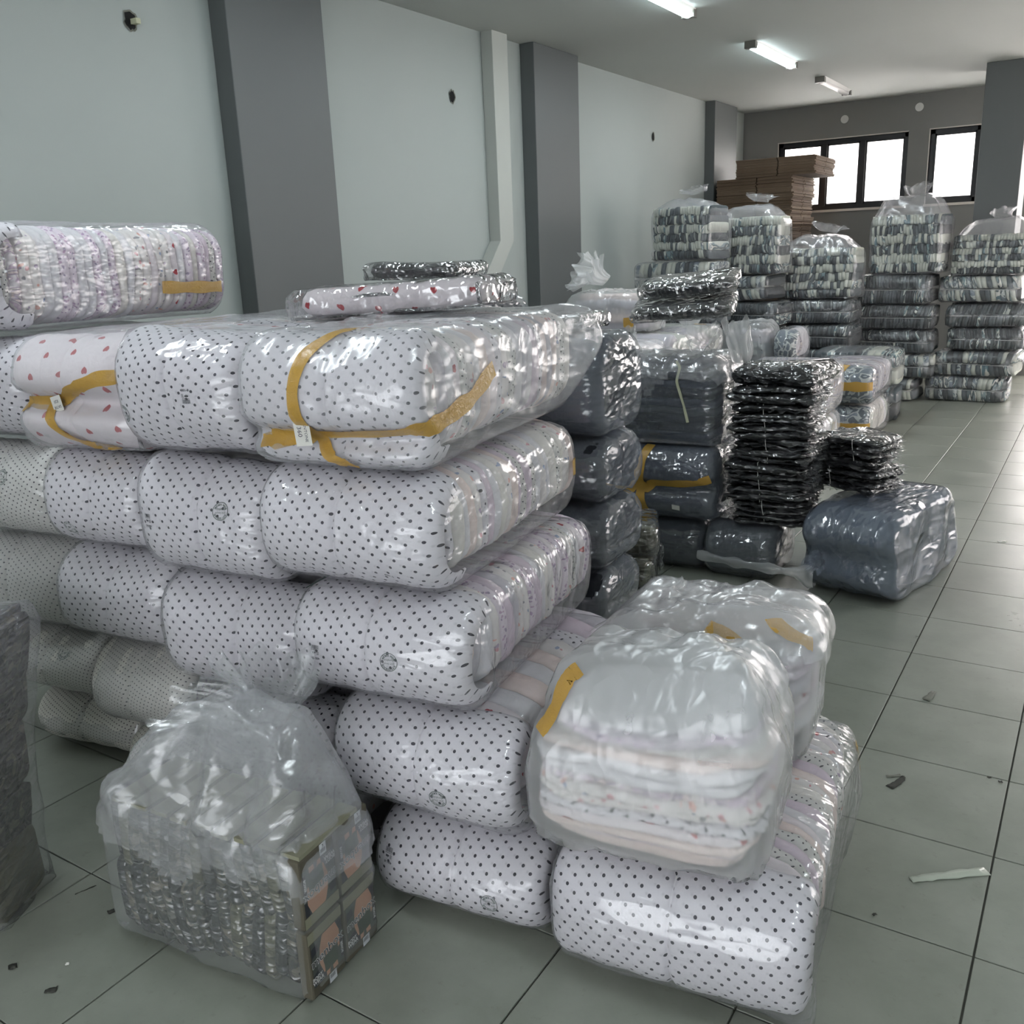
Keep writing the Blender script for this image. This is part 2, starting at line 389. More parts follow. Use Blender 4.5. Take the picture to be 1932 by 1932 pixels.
# rounded box grid -------------------------------------------------
def rlattice(b, r, seg):
    nx, ny, nz = seg
    idx = -np.ones((nx+1, ny+1, nz+1), int)
    I, J, K = np.meshgrid(range(nx+1), range(ny+1), range(nz+1), indexing='ij')
    on = (I == 0) | (I == nx) | (J == 0) | (J == ny) | (K == 0) | (K == nz)
    idx[on] = np.arange(on.sum())
    G = np.stack([I[on]/nx*2-1, J[on]/ny*2-1, K[on]/nz*2-1], -1).astype(float)
    b = np.array(b, float); P = G*b
    inner = np.clip(P, -(b-r), b-r); d = P-inner; L = np.linalg.norm(d, axis=1, keepdims=True); L[L == 0] = 1
    P = inner+d/L*r
    Q = []
    def face(A, flip):
        a, bb, c, dd = A[:-1, :-1], A[1:, :-1], A[1:, 1:], A[:-1, 1:]
        q = np.stack([a, bb, c, dd], -1).reshape(-1, 4)
        Q.append(q[:, ::-1] if flip else q)
    face(idx[0], True); face(idx[-1], False); face(idx[:, 0], False); face(idx[:, -1], True); face(idx[:, :, 0], True); face(idx[:, :, -1], False)
    return P, np.concatenate(Q)

def sdf_box(P, b, r, c):
    q = np.abs(P-c)-(np.array(b)-r)
    s = np.sign(P-c); s[s == 0] = 1
    mq = np.maximum(q, 0); L = np.linalg.norm(mq, axis=1)
    ins = L < 1e-9
    n = np.where(ins[:, None], 0, mq/np.maximum(L, 1e-9)[:, None])
    k = np.argmax(q, axis=1); e = np.zeros_like(P); e[np.arange(len(P)), k] = 1
    n = np.where(ins[:, None], e, n)*s
    d = np.where(ins, q.max(1), L)-r
    return d, n

def sdf_roll(P, b, r1, r2, c):
    """bar along x: section in yz rounded by r1, its end edges by r2"""
    D = P-c; s = np.sign(D); s[s == 0] = 1; A = np.abs(D)
    q = A[:, 1:]-(np.array(b[1:])-r1); mq = np.maximum(q, 0); L = np.linalg.norm(mq, axis=1)
    ins = L < 1e-9; d2 = np.where(ins, q.max(1), L)-r1
    g = np.where(ins[:, None], (q == q.max(1)[:, None]).astype(float), mq/np.maximum(L, 1e-9)[:, None])
    u = d2+r2; v = A[:, 0]-(b[0]-r2)
    mu, mv = np.maximum(u, 0), np.maximum(v, 0); L2 = np.hypot(mu, mv); i2 = L2 < 1e-9
    d = np.where(i2, np.maximum(u, v), L2)-r2
    wu = np.where(i2, (u >= v)*1.0, mu/np.maximum(L2, 1e-9)); wv = np.where(i2, (u < v)*1.0, mv/np.maximum(L2, 1e-9))
    n = np.stack([wv, g[:, 0]*wu, g[:, 1]*wu], -1)*s
    return d, n

def film_sim(b, r, h=.03, off=.006, slack=(1.04, 1.04, 1.04), grav=.0003, suck=.25, iters=26, sub=4, seed=1, cb=None, cr=None, cc=(0, 0, 0), bend=.12, rough=.004, segmax=64, roll=None, ridge=(.003, 16), shape=None, tops=False):
    """grow a closed sheet of film round a rounded-box load and let it settle into folds"""
    seg = [int(min(segmax, max(4, round(2*x/h)))) for x in b]
    P0, Q = rlattice(b, r, seg)
    if shape: P0 = shape(P0)
    cb = cb if cb is not None else [x-off for x in b]; cr = cr if cr is not None else r
    cc = np.array(cc, float)
    sdf = (lambda P: sdf_roll(P, cb, roll[0], roll[1], cc)) if roll else (lambda P: sdf_box(P, cb, cr, cc))
    E = np.concatenate([Q[:, [0, 1]], Q[:, [1, 2]], Q[:, [2, 3]], Q[:, [3, 0]]]); E.sort(axis=1); E = np.unique(E, axis=0)
    D = np.concatenate([Q[:, [0, 2]], Q[:, [1, 3]]])
    A = np.concatenate([E, D]); i, j = A[:, 0], A[:, 1]
    sl = np.array(slack)
    rest = np.linalg.norm((P0[i]-P0[j])*sl, axis=1)
    wE = np.concatenate([np.ones(len(E)), np.full(len(D), .35)])
    n = len(P0); deg = np.bincount(i, wE, n)+np.bincount(j, wE, n)
    ie, je = E[:, 0], E[:, 1]; dE = np.bincount(ie, minlength=n)+np.bincount(je, minlength=n)
    N = Noise(seed); P = P0+N(P0, 28)*rough+Noise(seed+9)(P0, 9)*rough*1.5
    prev = P.copy()
    def acc(a, b2, D3, w):
        o = np.empty((n, 3))
        for c in range(3): o[:, c] = np.bincount(a, D3[:, c]*w, n)-np.bincount(b2, D3[:, c]*w, n)
        return o
    zf = -cb[2]+cc[2]-.004
    for it in range(iters):
        v = (P-prev)*.8; prev = P.copy(); P = P+v; P[:, 2] -= grav
        d, nn = sdf(P)
        P -= nn*(np.clip(d-off, 0, .05)*suck*(P[:, 2] < cb[2]+cc[2]-.01 if tops else 1))[:, None]
        for k in range(sub):
            df = P[j]-P[i]; L = np.linalg.norm(df, axis=1); L[L < 1e-9] = 1e-9
            g = (L-rest)/L*.5
            g = np.where(g < 0, g*.75, g)
            P += acc(i, j, df*g[:, None], wE)/deg[:, None]*1.5
        if bend:
            df = P[je]-P[ie]; P += acc(ie, je, df, np.ones(len(ie)))/dE[:, None]*bend
        d, nn = sdf(P)
        P += nn*np.clip(off-d, 0, None)[:, None]
        P[:, 2] = np.maximum(P[:, 2], zf)
    if ridge[0]:
        # sharp folds of the film standing proud of the surface
        d, nn = sdf(P); rr = np.random.RandomState(seed+3); wv = Noise(seed+5)(P, 5)*.05; s = np.zeros(len(P))
        for k in range(5):
            kv = rr.normal(size=3); kv /= np.linalg.norm(kv)
            s += np.clip(1-2.2*np.abs(np.sin((P+wv)@kv*ridge[1]*rr.uniform(.5, 1.3)+rr.uniform(0, 6))), 0, 1)**1.5*rr.uniform(.3, 1)
        s *= np.clip(.5+Noise(seed+6)(P, 8)[:, 0]*.6, 0, 1)
        P = P+nn*(s*ridge[0])[:, None]; P[:, 2] = np.maximum(P[:, 2], zf)
    return P, Q

# folded garment slab ----------------------------------------------
def slab(ax, A, B, r, t0, t1, n=24, wob=.012, rs=None, c=(0, 0, 0), rings=((0, .94), (.18, .99), (.5, 1.0), (.82, .99), (1, .94))):
    """A,B: size across; stacked along axis ax from t0 to t1. Returns V, faces, uv per loop"""
    rs = rs or random
    th = np.arange(n)/n*2*np.pi+.001
    # superellipse-like rounded rectangle outline
    ex = 2/ max(2.2, min(9, .9*min(A, B)/max(r, .01)))
    ca, sa = np.cos(th), np.sin(th)
    p = np.sign(ca)*np.abs(ca)**ex*A/2; q = np.sign(sa)*np.abs(sa)**ex*B/2
    ph = [rs.uniform(0, 6.28) for _ in range(4)]
    w = 1+wob*(np.sin(3*th+ph[0])+np.sin(5*th+ph[1])+.6*np.sin(9*th+ph[2])+.5*np.sin(13*th+ph[3]))/2
    p, q = p*w, q*w
    V = []; t = t1-t0
    for f, s in rings:
        for a, b in zip(p*s, q*s): V.append((a, b, t0+f*t))
    k = len(rings); V.append((0, 0, t0)); V.append((0, 0, t1))
    arc = np.concatenate([[0], np.cumsum(np.hypot(np.diff(np.append(p, p[0])), np.diff(np.append(q, q[0]))))])
    F, UV = [], []
    ou, ov = rs.uniform(0, 5), rs.uniform(0, 5)
    for g in range(k-1):
        for i in range(n):
            j = (i+1) % n
            F.append((g*n+i, g*n+j, (g+1)*n+j, (g+1)*n+i))
            v0, v1 = ov+rings[g][0]*t, ov+rings[g+1][0]*t
            UV += [(ou+arc[i], v0), (ou+arc[i+1], v0), (ou+arc[i+1], v1), (ou+arc[i], v1)]
    for i in range(n):
        j = (i+1) % n
        F.append((k*n, j, i)); UV += [(ou, ov), (ou+p[j], ov+q[j]), (ou+p[i], ov+q[i])]
        o = (k-1)*n
        F.append((k*n+1, o+i, o+j)); UV += [(ou, ov), (ou+p[i], ov+q[i]), (ou+p[j], ov+q[j])]
    V = np.array(V)
    perm = {'Z': (0, 1, 2), 'Y': (0, 2, 1), 'X': (2, 0, 1)}[ax]
    V = V[:, perm]+np.array(c)
    return V, F, UV

class Bag:
    """collects pieces of one look-alike load into one mesh"""
    def __init__(s): s.V = []; s.F = []; s.U = []; s.M = []; s.mats = []; s.n = 0
    def add(s, V, F, U, mat):
        if mat not in s.mats: s.mats.append(mat)
        s.F += [tuple(i+s.n for i in f) for f in F]; s.V.append(V); s.U += U; s.M += [s.mats.index(mat)]*len(F); s.n += len(V)
    def build(s, name, parent, warp=None, kind='stuff', label=None):
        V = np.concatenate(s.V); V = warp(V) if warp else V
        return mk(name, V, s.F, s.mats, parent, s.U, s.M, kind=kind, label=label)

def cover_mesh(w, d, h, r, yr, nx=40, nt=44, crease=True, re=.05, bulge=.0, rs=random):
    """outermost garment folded over the front of a bale: top, front and underside in one sheet"""
    path = []
    y0 = -d/2; hh = h/2
    L1 = yr-r
    pts = [(y0+yr-(yr-r)*a, hh) for a in np.linspace(0, 1, 6)[:-1]]
    pts += [(y0+r-r*math.sin(a), hh-r+r*math.cos(a)) for a in np.linspace(0, math.pi/2, 10)]
    pts += [(y0, z) for z in np.linspace(hh-r, -hh+r, 12)[1:-1]]
    pts += [(y0+r-r*math.cos(a), -hh+r-r*math.sin(a)) for a in np.linspace(0, math.pi/2, 10)]
    pts += [(y0+r+(yr-r)*a, -hh) for a in np.linspace(0, 1, 6)[1:]]
    pts = np.array(pts); pts[:, 0] -= bulge*np.clip(1-(pts[:, 1]/hh)**2, 0, 1)
    arc = np.concatenate([[0], np.cumsum(np.hypot(*np.diff(pts, axis=0).T))])
    a2 = np.linspace(0, arc[-1], nt); pts = np.stack([np.interp(a2, arc, pts[:, 0]), np.interp(a2, arc, pts[:, 1])], -1)
    cen = np.array([y0+r+.05, 0])
    dirs = pts-np.stack([np.full(nt, max(y0+r, 0+y0+r)), np.clip(pts[:, 1], -(hh-r), hh-r)], -1)
    dirs[:, 0] = np.where(pts[:, 0] > y0+r, 0, dirs[:, 0]); L = np.linalg.norm(dirs, axis=1); L[L == 0] = 1; nrm = dirs/L[:, None]
    xs = np.linspace(-1, 1, nx+1); xs = np.sign(xs)*(np.abs(xs)**.9)*w/2
    if crease: xs = np.sort(np.concatenate([xs, [-.012, -.005, .005, .012]]))
    nx = len(xs)-1
    cx = rs.uniform(-.06, .06)*w
    V = np.zeros((nx+1, nt, 3)); U = np.zeros((nx+1, nt, 2))
    ou = rs.uniform(0, 3)
    for i, x in enumerate(xs):
        e = max(0, (abs(x)-(w/2-re))/re); ins = re*(1-math.sqrt(max(0, 1-e*e)))*.9
        if crease: ins += .012*math.exp(-((x)/.006)**2)
        ins += .0035*math.sin(x*55+1.3)*.5
        P = pts-nrm*ins
        V[i, :, 0] = x+(cx if crease else 0)*(1-(2*x/w)**2); V[i, :, 1] = P[:, 0]; V[i, :, 2] = P[:, 1]
        U[i, :, 0] = x+ou+(.01 if x > 0 else 0); U[i, :, 1] = a2
    idx = np.arange((nx+1)*nt).reshape(nx+1, nt)
    Q = np.stack([idx[:-1, :-1], idx[1:, :-1], idx[1:, 1:], idx[:-1, 1:]], -1).reshape(-1, 4)
    UV = U.reshape(-1, 2)[Q].reshape(-1, 2)
    return V.reshape(-1, 3), Q, UV

def bvh_of(V, F): return BVHTree.FromPolygons([tuple(v) for v in V], [tuple(int(i) for i in f) for f in F])

def ribbon(name, bvh, pts, width, parent, mat='tape', off=.003, step=.012, label=None, taper=False, nacross=5, front=0):
    def near(p):
        if front and abs(p.x) < front:
            l, n, i_, dd = bvh.ray_cast(Vector((p.x, p.y-.25, p.z)), Vector((0, 1, 0)), .5)
            if l is not None: return l, n, i_, 0
        return bvh.find_nearest(p)
    pts = [Vector(p) for p in pts]
    # smooth densified path
    dense = []
    for a, b in zip(pts[:-1], pts[1:]):
        n = max(1, int((b-a).length/step))
        dense += [a.lerp(b, i/n) for i in range(n)]
    dense.append(pts[-1])
    sn = []
    for p in dense:
        l, n, _, _ = near(p); sn.append((l, n))
    for _ in range(3): sn = [sn[0]]+[(sn[i-1][0]*.25+sn[i][0]*.5+sn[i+1][0]*.25, sn[i][1]) for i in range(1, len(sn)-1)]+[sn[-1]]
    V = []
    for i, (l, n) in enumerate(sn):
        t = (sn[min(i+1, len(sn)-1)][0]-sn[max(i-1, 0)][0])
        if t.length < 1e-6: t = Vector((1, 0, 0))
        s = n.cross(t.normalized()).normalized()
        wv = width*(1+.10*math.sin(i*.5))
        for k in range(nacross):
            q = l+s*wv*(k/(nacross-1)-.5)
            l2, n2, _, dd = near(q)
            if l2 is None or dd > .02: l2, n2 = q, n
            q2 = q.lerp(l2, .75)+n*off
            V.append(tuple(q2))
    m = len(sn)
    idx = np.arange(m*nacross).reshape(m, nacross)
    Q = np.stack([idx[:-1, :-1], idx[1:, :-1], idx[1:, 1:], idx[:-1, 1:]], -1).reshape(-1, 4)
    return mk(name, V, Q, mat, parent, label=label)

# lettering ---------------------------------------------------------
_tc = {}
def text_vf(s, size=1.0, bold=False, res=2):
    key = (s, bold)
    if key not in _tc:
        cu = bpy.data.curves.new('lettering', 'FONT'); cu.body = s; cu.size = 1; cu.align_x = 'CENTER'; cu.align_y = 'CENTER'; cu.resolution_u = res
        if bold: cu.offset = .035
        o = bpy.data.objects.new('lettering', cu); COL.objects.link(o)
        me = bpy.data.meshes.new_from_object(o)
        V = np.array([v.co[:2] for v in me.vertices]) if len(me.vertices) else np.zeros((0, 2)); F = [tuple(p.vertices) for p in me.polygons]
        bpy.data.objects.remove(o); bpy.data.curves.remove(cu); bpy.data.meshes.remove(me)
        _tc[key] = (V, F)
    V, F = _tc[key]; return V*size, F
class Flat:
    def __init__(s): s.V = []; s.F = []; s.n = 0
    def add(s, V, F):
        V = np.asarray(V, float)
        if len(V) == 0: return s
        s.F += [tuple(i+s.n for i in f) for f in F]; s.V.append(V); s.n += len(V); return s
    def text(s, t, x, y, size, rot=0, bold=False, sx=1):
        V, F = text_vf(t, size, bold); V = V*np.array([sx, 1]); c, q = math.cos(rot), math.sin(rot)
        return s.add(V@np.array([[c, q], [-q, c]])+(x, y), F)
    def rect(s, x0, y0, x1, y1): return s.add([(x0, y0), (x1, y0), (x1, y1), (x0, y1)], [(0, 1, 2, 3)])
    def poly(s, pts): return s.add(pts, [tuple(range(len(pts)))])
    def ring(s, r0, r1, n=40):
        a = np.arange(n)/n*2*np.pi
        V = np.concatenate([np.stack([np.cos(a)*r0, np.sin(a)*r0], -1), np.stack([np.cos(a)*r1, np.sin(a)*r1], -1)])
        return s.add(V, [(i, (i+1) % n, n+(i+1) % n, n+i) for i in range(n)])
    def arctext(s, t, r, a0, step, size, inward=False):
        for i, ch in enumerate(t):
            a = a0+step*i
            if ch != ' ': s.text(ch, r*math.cos(a), r*math.sin(a), size, a+(math.pi/2 if inward else -math.pi/2), True)
        return s
    def all(s): return np.concatenate(s.V), s.F

def stamp_flat():
    f = Flat(); f.ring(.0225, .0245)
    f.arctext('SOFT DOKUNUŞ', .0182, math.radians(152), -math.radians(11.3), .0075)
    f.arctext('EXTRA YUMUŞAK', .0182, math.radians(205), math.radians(10.8), .0075, True)
    f.text('gün boyu', 0, .004, .0085); f.text('ferahlık', 0, -.006, .0095)
    return f.all()
def barcode_flat():
    f = Flat(); rs = random.Random(4); x = -.012
    while x < .012:
        w = rs.choice([.0006, .0011, .0016]); f.rect(x, -.018, min(x+w, .012), -.007); x += w+rs.choice([.0005, .0009])
    for k in range(4): f.rect(-.011+k*.006, -.0055, -.0065+k*.006, -.004)
    f.rect(-.002, .0, .009, .0045) ; f.rect(.0005, .0052, .007, .0062)
    for k in range(4): f.rect(-.012, -.001+k*.0026, -.005, .0002+k*.0026)
    f.text('4001-B', 0, .018, .009, bold=True)
    return f.all()
def decal(name, flat, bvh, org, du, dv, nrm, parent, mat, off=.0012, label=None, snap=True, scale=1.0):
    V2, F = flat; org, du, dv, nrm = map(Vector, (org, du, dv, nrm)); du.normalize(); dv.normalize(); nrm.normalize()
    V = []
    if snap == 'flat':
        l, n, _, dd = bvh.ray_cast(org+nrm*.25, -nrm, .6)
        if l is not None: org = l
    for a, b in V2:
        p = org+du*float(a)*scale+dv*float(b)*scale
        if snap is True:
            l, n, _, dd = bvh.ray_cast(p+nrm*.25, -nrm, .6)
            if l is not None: p = l
        V.append(tuple(p+nrm*off))
    return mk(name, V, F, mat, parent, smooth=False, label=label)
STAMP = None; BARCODE = None

# ------------------------------------------------------------------ the room
def struct(o): o['kind'] = 'structure'; return o
fl = struct(boxes('floor', [(WX-.2, RX+.2, FY-.2, BY+.2, -.12, -.006)], 'grout'))
TX, TY = .4515, .45
tw, tl = TX-.0052, TY-.0042
tv, tf = box_vf(-tw/2, tw/2, -tl/2, tl/2, -.008, 0)
tile0 = mk('floor_tile', tv, tf, 'tile', fl, smooth=False); bevel(tile0, .0014, 1)
tile0.location = (99, 0, 0)
def proj(p):
    d = Vector(p)-CAM_LOC; z = d.dot(fw)
    return (966+1743.89*d.dot(r2)/z, 966-1743.89*d.dot(u2)/z, z)
cnt = 0; used = set(); first = True
for kx in range(-10, 9):
    for ky in range(-11, 27):
        cx, cy = (kx+.5)*TX, (ky+.5)*TY
        x, y, z = proj((cx, cy, 0))
        vis = z > .3 and -260 < x < 2190 and 400 < y < 2250
        hid = (cx < -1.15 and cy > .3 and cy < 2.4) or (cx < -2.1 and cy > 1.5) or (cx < -1.6 and .2 < cy < 3.6) or (cx < -3.4) or cy > 10.6
        if vis and not hid and cnt < 292:
            o = tile0 if first else tile0.copy()
            if not first: COL.objects.link(o)
            first = False; o.location = (cx, cy, 0); used.add((kx, ky)); cnt += 1
rv, rf = [], []
for kx in range(-10, 9):
    for ky in range(-11, 27):
        if (kx, ky) in used: continue
        cx, cy = (kx+.5)*TX, (ky+.5)*TY
        v, f = box_vf(cx-tw/2, cx+tw/2, cy-tl/2, cy+tl/2, -.008, 0, len(rv)); rv += v; rf += f
mk('tile_field', rv, rf, 'tile', fl, smooth=False, kind='stuff')

struct(boxes('wall_left', [(WX-.2, WX, FY-.2, BY+.2, -.1, ZC)], 'wall'))
struct(boxes('ceiling', [(WX-.2, RX+.2, FY-.2, BY+.2, ZC, ZC+.15)], 'ceiling'))
# back wall with two window openings
wa, wb, wz0, wz1 = (-3.93, -2.285), (-2.03, -1.455), 2.13, 3.015
wc = (-.2, 3.2)
struct(boxes('wall_back', [(WX-.2, -.70, BY, BY+.2, -.1, wz0), (-.70, RX+.2, BY, BY+.2, -.1, .1), (WX-.2, -.70, BY, BY+.2, wz1, ZC), (-.70, RX+.2, BY, BY+.2, 2.95, ZC), (WX-.2, wa[0], BY, BY+.2, wz0, wz1),
       (wa[1], wb[0], BY, BY+.2, wz0, wz1), (wb[1], -.70, BY, BY+.2, wz0, wz1), (1.9, RX+.2, BY, BY+.2, .1, 2.95)], 'back'))
struct(boxes('wall_right', [(RX, RX+.2, FY, BY, -.1, .5), (RX, RX+.2, FY, BY, 2.9, ZC), (RX, RX+.2, FY, 5.1, .5, 2.9), (RX, RX+.2, 9.5, BY, .5, 2.9)], 'wall'))
struct(boxes('wall_front', [(WX, RX, FY-.2, FY, -.1, .45), (WX, RX, FY-.2, FY, 2.95, ZC), (WX, -2.6, FY-.2, FY, .45, 2.95), (3.0, RX, FY-.2, FY, .45, 2.95)], 'wall'))

def window(name, x0, x1, divs):
    w = struct(boxes(name, [(x0, x1, BY+.05, BY+.11, wz1-.05, wz1), (x0, x1, BY+.05, BY+.11, wz0, wz0+.055), (x0, x0+.05, BY+.05, BY+.11, wz0, wz1), (x1-.05, x1, BY+.05, BY+.11, wz0, wz1)], 'frame'))
    xs = [x0+.05]+divs+[x1-.05]
    for m in divs: bevel(boxes('mullion', [(m-.035, m+.035, BY+.045, BY+.11, wz0+.05, wz1-.05)], 'frame', w))
    for i in range(len(xs)-1):
        a, b = xs[i]+(.035 if i else 0), xs[i+1]-(.035 if i < len(xs)-2 else 0)
        s = boxes('sash', [(a, b, BY+.06, BY+.1, wz1-.075, wz1-.05), (a, b, BY+.06, BY+.1, wz0+.055, wz0+.08), (a, a+.02, BY+.06, BY+.1, wz0+.05, wz1-.05), (b-.02, b, BY+.06, BY+.1, wz0+.05, wz1-.05)], 'frame', w)
        boxes('pane', [(a+.02, b-.02, BY+.078, BY+.084, wz0+.08, wz1-.075)], 'pane', w)
    boxes('sill', [(x0-.02, x1+.02, BY-.03, BY+.06, wz0-.03, wz0)], 'sill', w)
    boxes('lit_reveal', [(x0-.012, x0, BY-.004, BY+.06, wz0, wz1+.012), (x0-.012, x1, BY-.004, BY+.06, wz1, wz1+.012)], 'sill', w)  # pale strips put the light on the window reveal into colour
    return w
window('window_1', *wa, [-3.333, -2.845])
w2 = window('window_2', *wb, [])
# glazing outside the picture, where the side daylight comes in
w3 = struct(boxes('window_3', [(RX+.05, RX+.11, 5.1, 9.5, .5, .56), (RX+.05, RX+.11, 5.1, 9.5, 2.84, 2.9)]+[(RX+.05, RX+.11, y, y+.06, .5, 2.9) for y in (5.1, 6.5, 7.95, 9.44)], 'frame'))
boxes('pane', [(RX+.07, RX+.08, 5.1, 9.5, .56, 2.84)], 'pane', w3)
w5 = struct(boxes('window_5', [(-.70, 1.9, BY+.05, BY+.11, .1, .16), (-.70, 1.9, BY+.05, BY+.11, 2.89, 2.95)]+[(x, x+.06, BY+.05, BY+.11, .1, 2.95) for x in (-.70, .2, 1.0, 1.84)], 'frame'))
boxes('pane', [(-.64, 1.84, BY+.07, BY+.08, .16, 2.89)], 'pane', w5)
w4 = struct(boxes('window_4', [(-2.6, 3.0, FY-.11, FY-.05, .45, .51), (-2.6, 3.0, FY-.11, FY-.05, 2.89, 2.95)]+[(x, x+.06, FY-.11, FY-.05, .45, 2.95) for x in (-2.6, -.8, 1.1, 2.94)], 'frame'))
boxes('pane', [(-2.6, 3.0, FY-.09, FY-.08, .51, 2.89)], 'pane', w4)

def column(name, b): return struct(bevel(boxes(name, [b], 'column'), .006, 2))
column('column_left', (WX, WX+.14, 2.31, 3.10, 0, ZC))
column('column_middle', (WX, WX+.14, 5.70, 6.50, 0, ZC))
column('column_far', (WX, WX+.13, 10.09, 10.90, 0, ZC))
column('column_right', (-1.262, -.845, 9.85, 10.5, 0, ZC))
# boxed-in downpipe with a bend
px0, px1 = WX, WX+.11
dv = []
sec = [(5.10, 5.33, ZC), (5.11, 5.325, 1.83), (4.86, 5.08, 1.55), (4.80, 5.02, 1.1), (4.80, 5.02, 0)]
for a, b, z in sec: dv += [(px0, a, z), (px1, a, z), (px1, b, z), (px0, b, z)]
df = []
for s in range(len(sec)-1):
    for k in range(4): df.append((s*4+k, s*4+(k+1) % 4, s*4+4+(k+1) % 4, s*4+4+k))
struct(bevel(mk('trim_downpipe_casing', dv, df, 'duct', smooth=False), .005, 2))
# wall holes as flat dark sheets, plates on the back wall
def disc(name, c, axis, r, t, mat, n=24, parent=None):
    V, F = [], []
    for s in (0, 1):
        for i in range(n):
            a = i/n*2*math.pi; p = [0, 0, 0]; o = [k for k in range(3) if k != axis]
            p[o[0]] = r*math.cos(a); p[o[1]] = r*math.sin(a)*(1 if parent is None else 1); p[axis] = t*s; V.append([c[k]+p[k] for k in range(3)])
    F = [tuple(range(n)), tuple(range(n, 2*n))]+[(i, (i+1) % n, n+(i+1) % n, n+i) for i in range(n)]
    return mk(name, V, F, mat, parent, smooth=False)
for (y, z, r), lb in zip(((1.77, 2.98, .035), (4.66, 2.92, .034), (8.5, 2.92, .032)), ('ragged hole with a cut pipe in the wall left of the first dark column', 'small dark hole in the wall between the first and second dark columns', 'small dark hole in the wall between the second and third dark columns')):
    t = thing('wall_hole', lb, 'hole', (WX, y, z))
    rs = random.Random(int(y*10)); n = 18
    V = [(.004, r*(1+rs.uniform(-.18, .18))*math.cos(i/n*6.283), r*(1+rs.uniform(-.18, .18))*math.sin(i/n*6.283)*1.25) for i in range(n)]
    V += [(-.06, v[1]*.8, v[2]*.8) for v in V]
    mk('dark_hole_sheet', [(.0035, v[1], v[2]) for v in V[:n]], [tuple(range(n))], 'hole', t, smooth=False)  # flat black sheet: the dark inside the hole is painted, not recessed
    V2 = [(.001, v[1]*1.0, v[2]*1.0) for v in V[:n]]+[(.006, v[1]*1.22, v[2]*1.22) for v in V[:n]]
    mk('broken_rim', V2, [(i, (i+1) % n, n+(i+1) % n, n+i) for i in range(n)], 'debris', t)
    if y < 2: mk('pipe_stub', *[x for x in box_vf(.0, .05, .0, .028, -.02, .006)], 'twine', t, smooth=False)
for x, z, lb in ((-3.08, 3.24, 'round white blanking plate above the left window'), (-2.18, 3.29, 'round white blanking plate above the gap between the windows')):
    t = thing('blanking_plate', lb, 'plate', (x, BY, z)); bevel(disc('plate', (0, -.012, 0), 1, .047, .012, 'plastic', 28, t), .003, 2); disc('centre_cap', (0, -.015, 0), 1, .012, .003, 'plastic', 12, t)

# lamps
def lamp(x, y0, y1, on, lb):
    t = thing('batten_lamp', lb, 'lamp', (x, (y0+y1)/2, ZC)); L = (y1-y0)/2
    # wedge shaped housing
    V = [(s*a, y, z) for y in (-L, L) for s, a, z in ((-1, .055, 0), (1, .055, 0), (1, .03, -.035), (-1, .03, -.035))]
    F = [(0, 1, 2, 3), (7, 6, 5, 4), (0, 4, 5, 1), (1, 5, 6, 2), (2, 6, 7, 3), (3, 7, 4, 0)]
    mk('housing', V, F, 'plastic', t, smooth=False)
    n = 12; V = []
    for y in (-L+.03, L-.03):
        for i in range(n): a = math.pi*i/(n-1); V.append((.038*math.cos(a), y, -.034-.032*math.sin(a)))
    F = [(i, i+1, n+i+1, n+i) for i in range(n-1)]+[tuple(range(n)), tuple(range(2*n-1, n-1, -1))]
    mk('diffuser', V, F, 'tube_on' if on else 'tube_off', t)
    for s in (-1, 1): boxes('end_cap', [(-.05, .05, s*L-.03, s*L+.03, -.06, 0)], 'metal', t)
    if on:
        l = area('lamp_light', (x, (y0+y1)/2, ZC-.09), (0, 0, -1), .10, y1-y0, 14, (.86, .94, .97))
        l.rotation_euler = (0, 0, 0)
    return t
lamp(-2.84, 7.03, 8.29, True, 'lit white batten lamp nearer the dark left columns, fully in view')
lamp(-2.84, 4.33, 5.58, True, 'lit batten lamp cut by the top edge of the picture')
lamp(-2.84, 9.37, 10.57, False, 'unlit white batten lamp closest to the windows')
lamp(-2.84, 1.75, 3.0, True, 'lit batten lamp on the ceiling above the pile of pink bales')
lamp(-2.84, -.9, .35, True, 'lit batten lamp on the ceiling above the camouflage bag')
lamp(.9, -.9, .35, True, 'added lit batten lamp, out of view over the aisle beside the front sacks')  # second lamp row is added, unseen, for light over the aisle
lamp(.9, 3.4, 4.65, True, 'added lit batten lamp, out of view over the far end of the aisle')  # added like the lamp before it, outside the view

# ------------------------------------------------------------------ bales and sacks
STAMP = stamp_flat(); BARCODE = barcode_flat()
PI = math.pi
def rad(*a): return tuple(math.radians(x) for x in a)

def ear(P, at, to, rad_=.09):
    at = np.array(at); d = np.linalg.norm(P-at, axis=1); k = np.clip(1-d/rad_, 0, 1)**1.6
    return P+(np.array(to)-at)*k[:, None]
def make_warp(w, d, h, seed, amp=.010, sag=0.0, pinch=None, lean=0, extra=None, front=0):
    N = Noise(seed, 6)
    def f(V):
        V = np.array(V, float)
        k = N(V, 7)
        V = V+k*amp*np.array([1, 1, .45])
        if front:
            fall = np.exp(-np.clip(V[:, 1]+d/2, 0, None)/.10)
            V[:, 1] -= front*np.clip(1-(2*V[:, 2]/h)**2, 0, 1)*np.clip(1-(2*V[:, 0]/w)**4, 0, 1)*fall
        if sag: V[:, 2] -= sag*(V[:, 0]/w*2)*(.3+.7*(V[:, 2]+h/2)/h)
        if lean: V[:, 1] += lean*(V[:, 2]+h/2)
        if pinch:
            z0, dep, wd = pinch
            fall = np.exp(-np.clip(V[:, 1]+d/2, 0, None)/.14)
            V[:, 1] += dep*np.exp(-((V[:, 2]-z0)/wd)**2)*fall
        if extra: V = extra(V)
        V[:, 2] += h/2
        return V
    return f

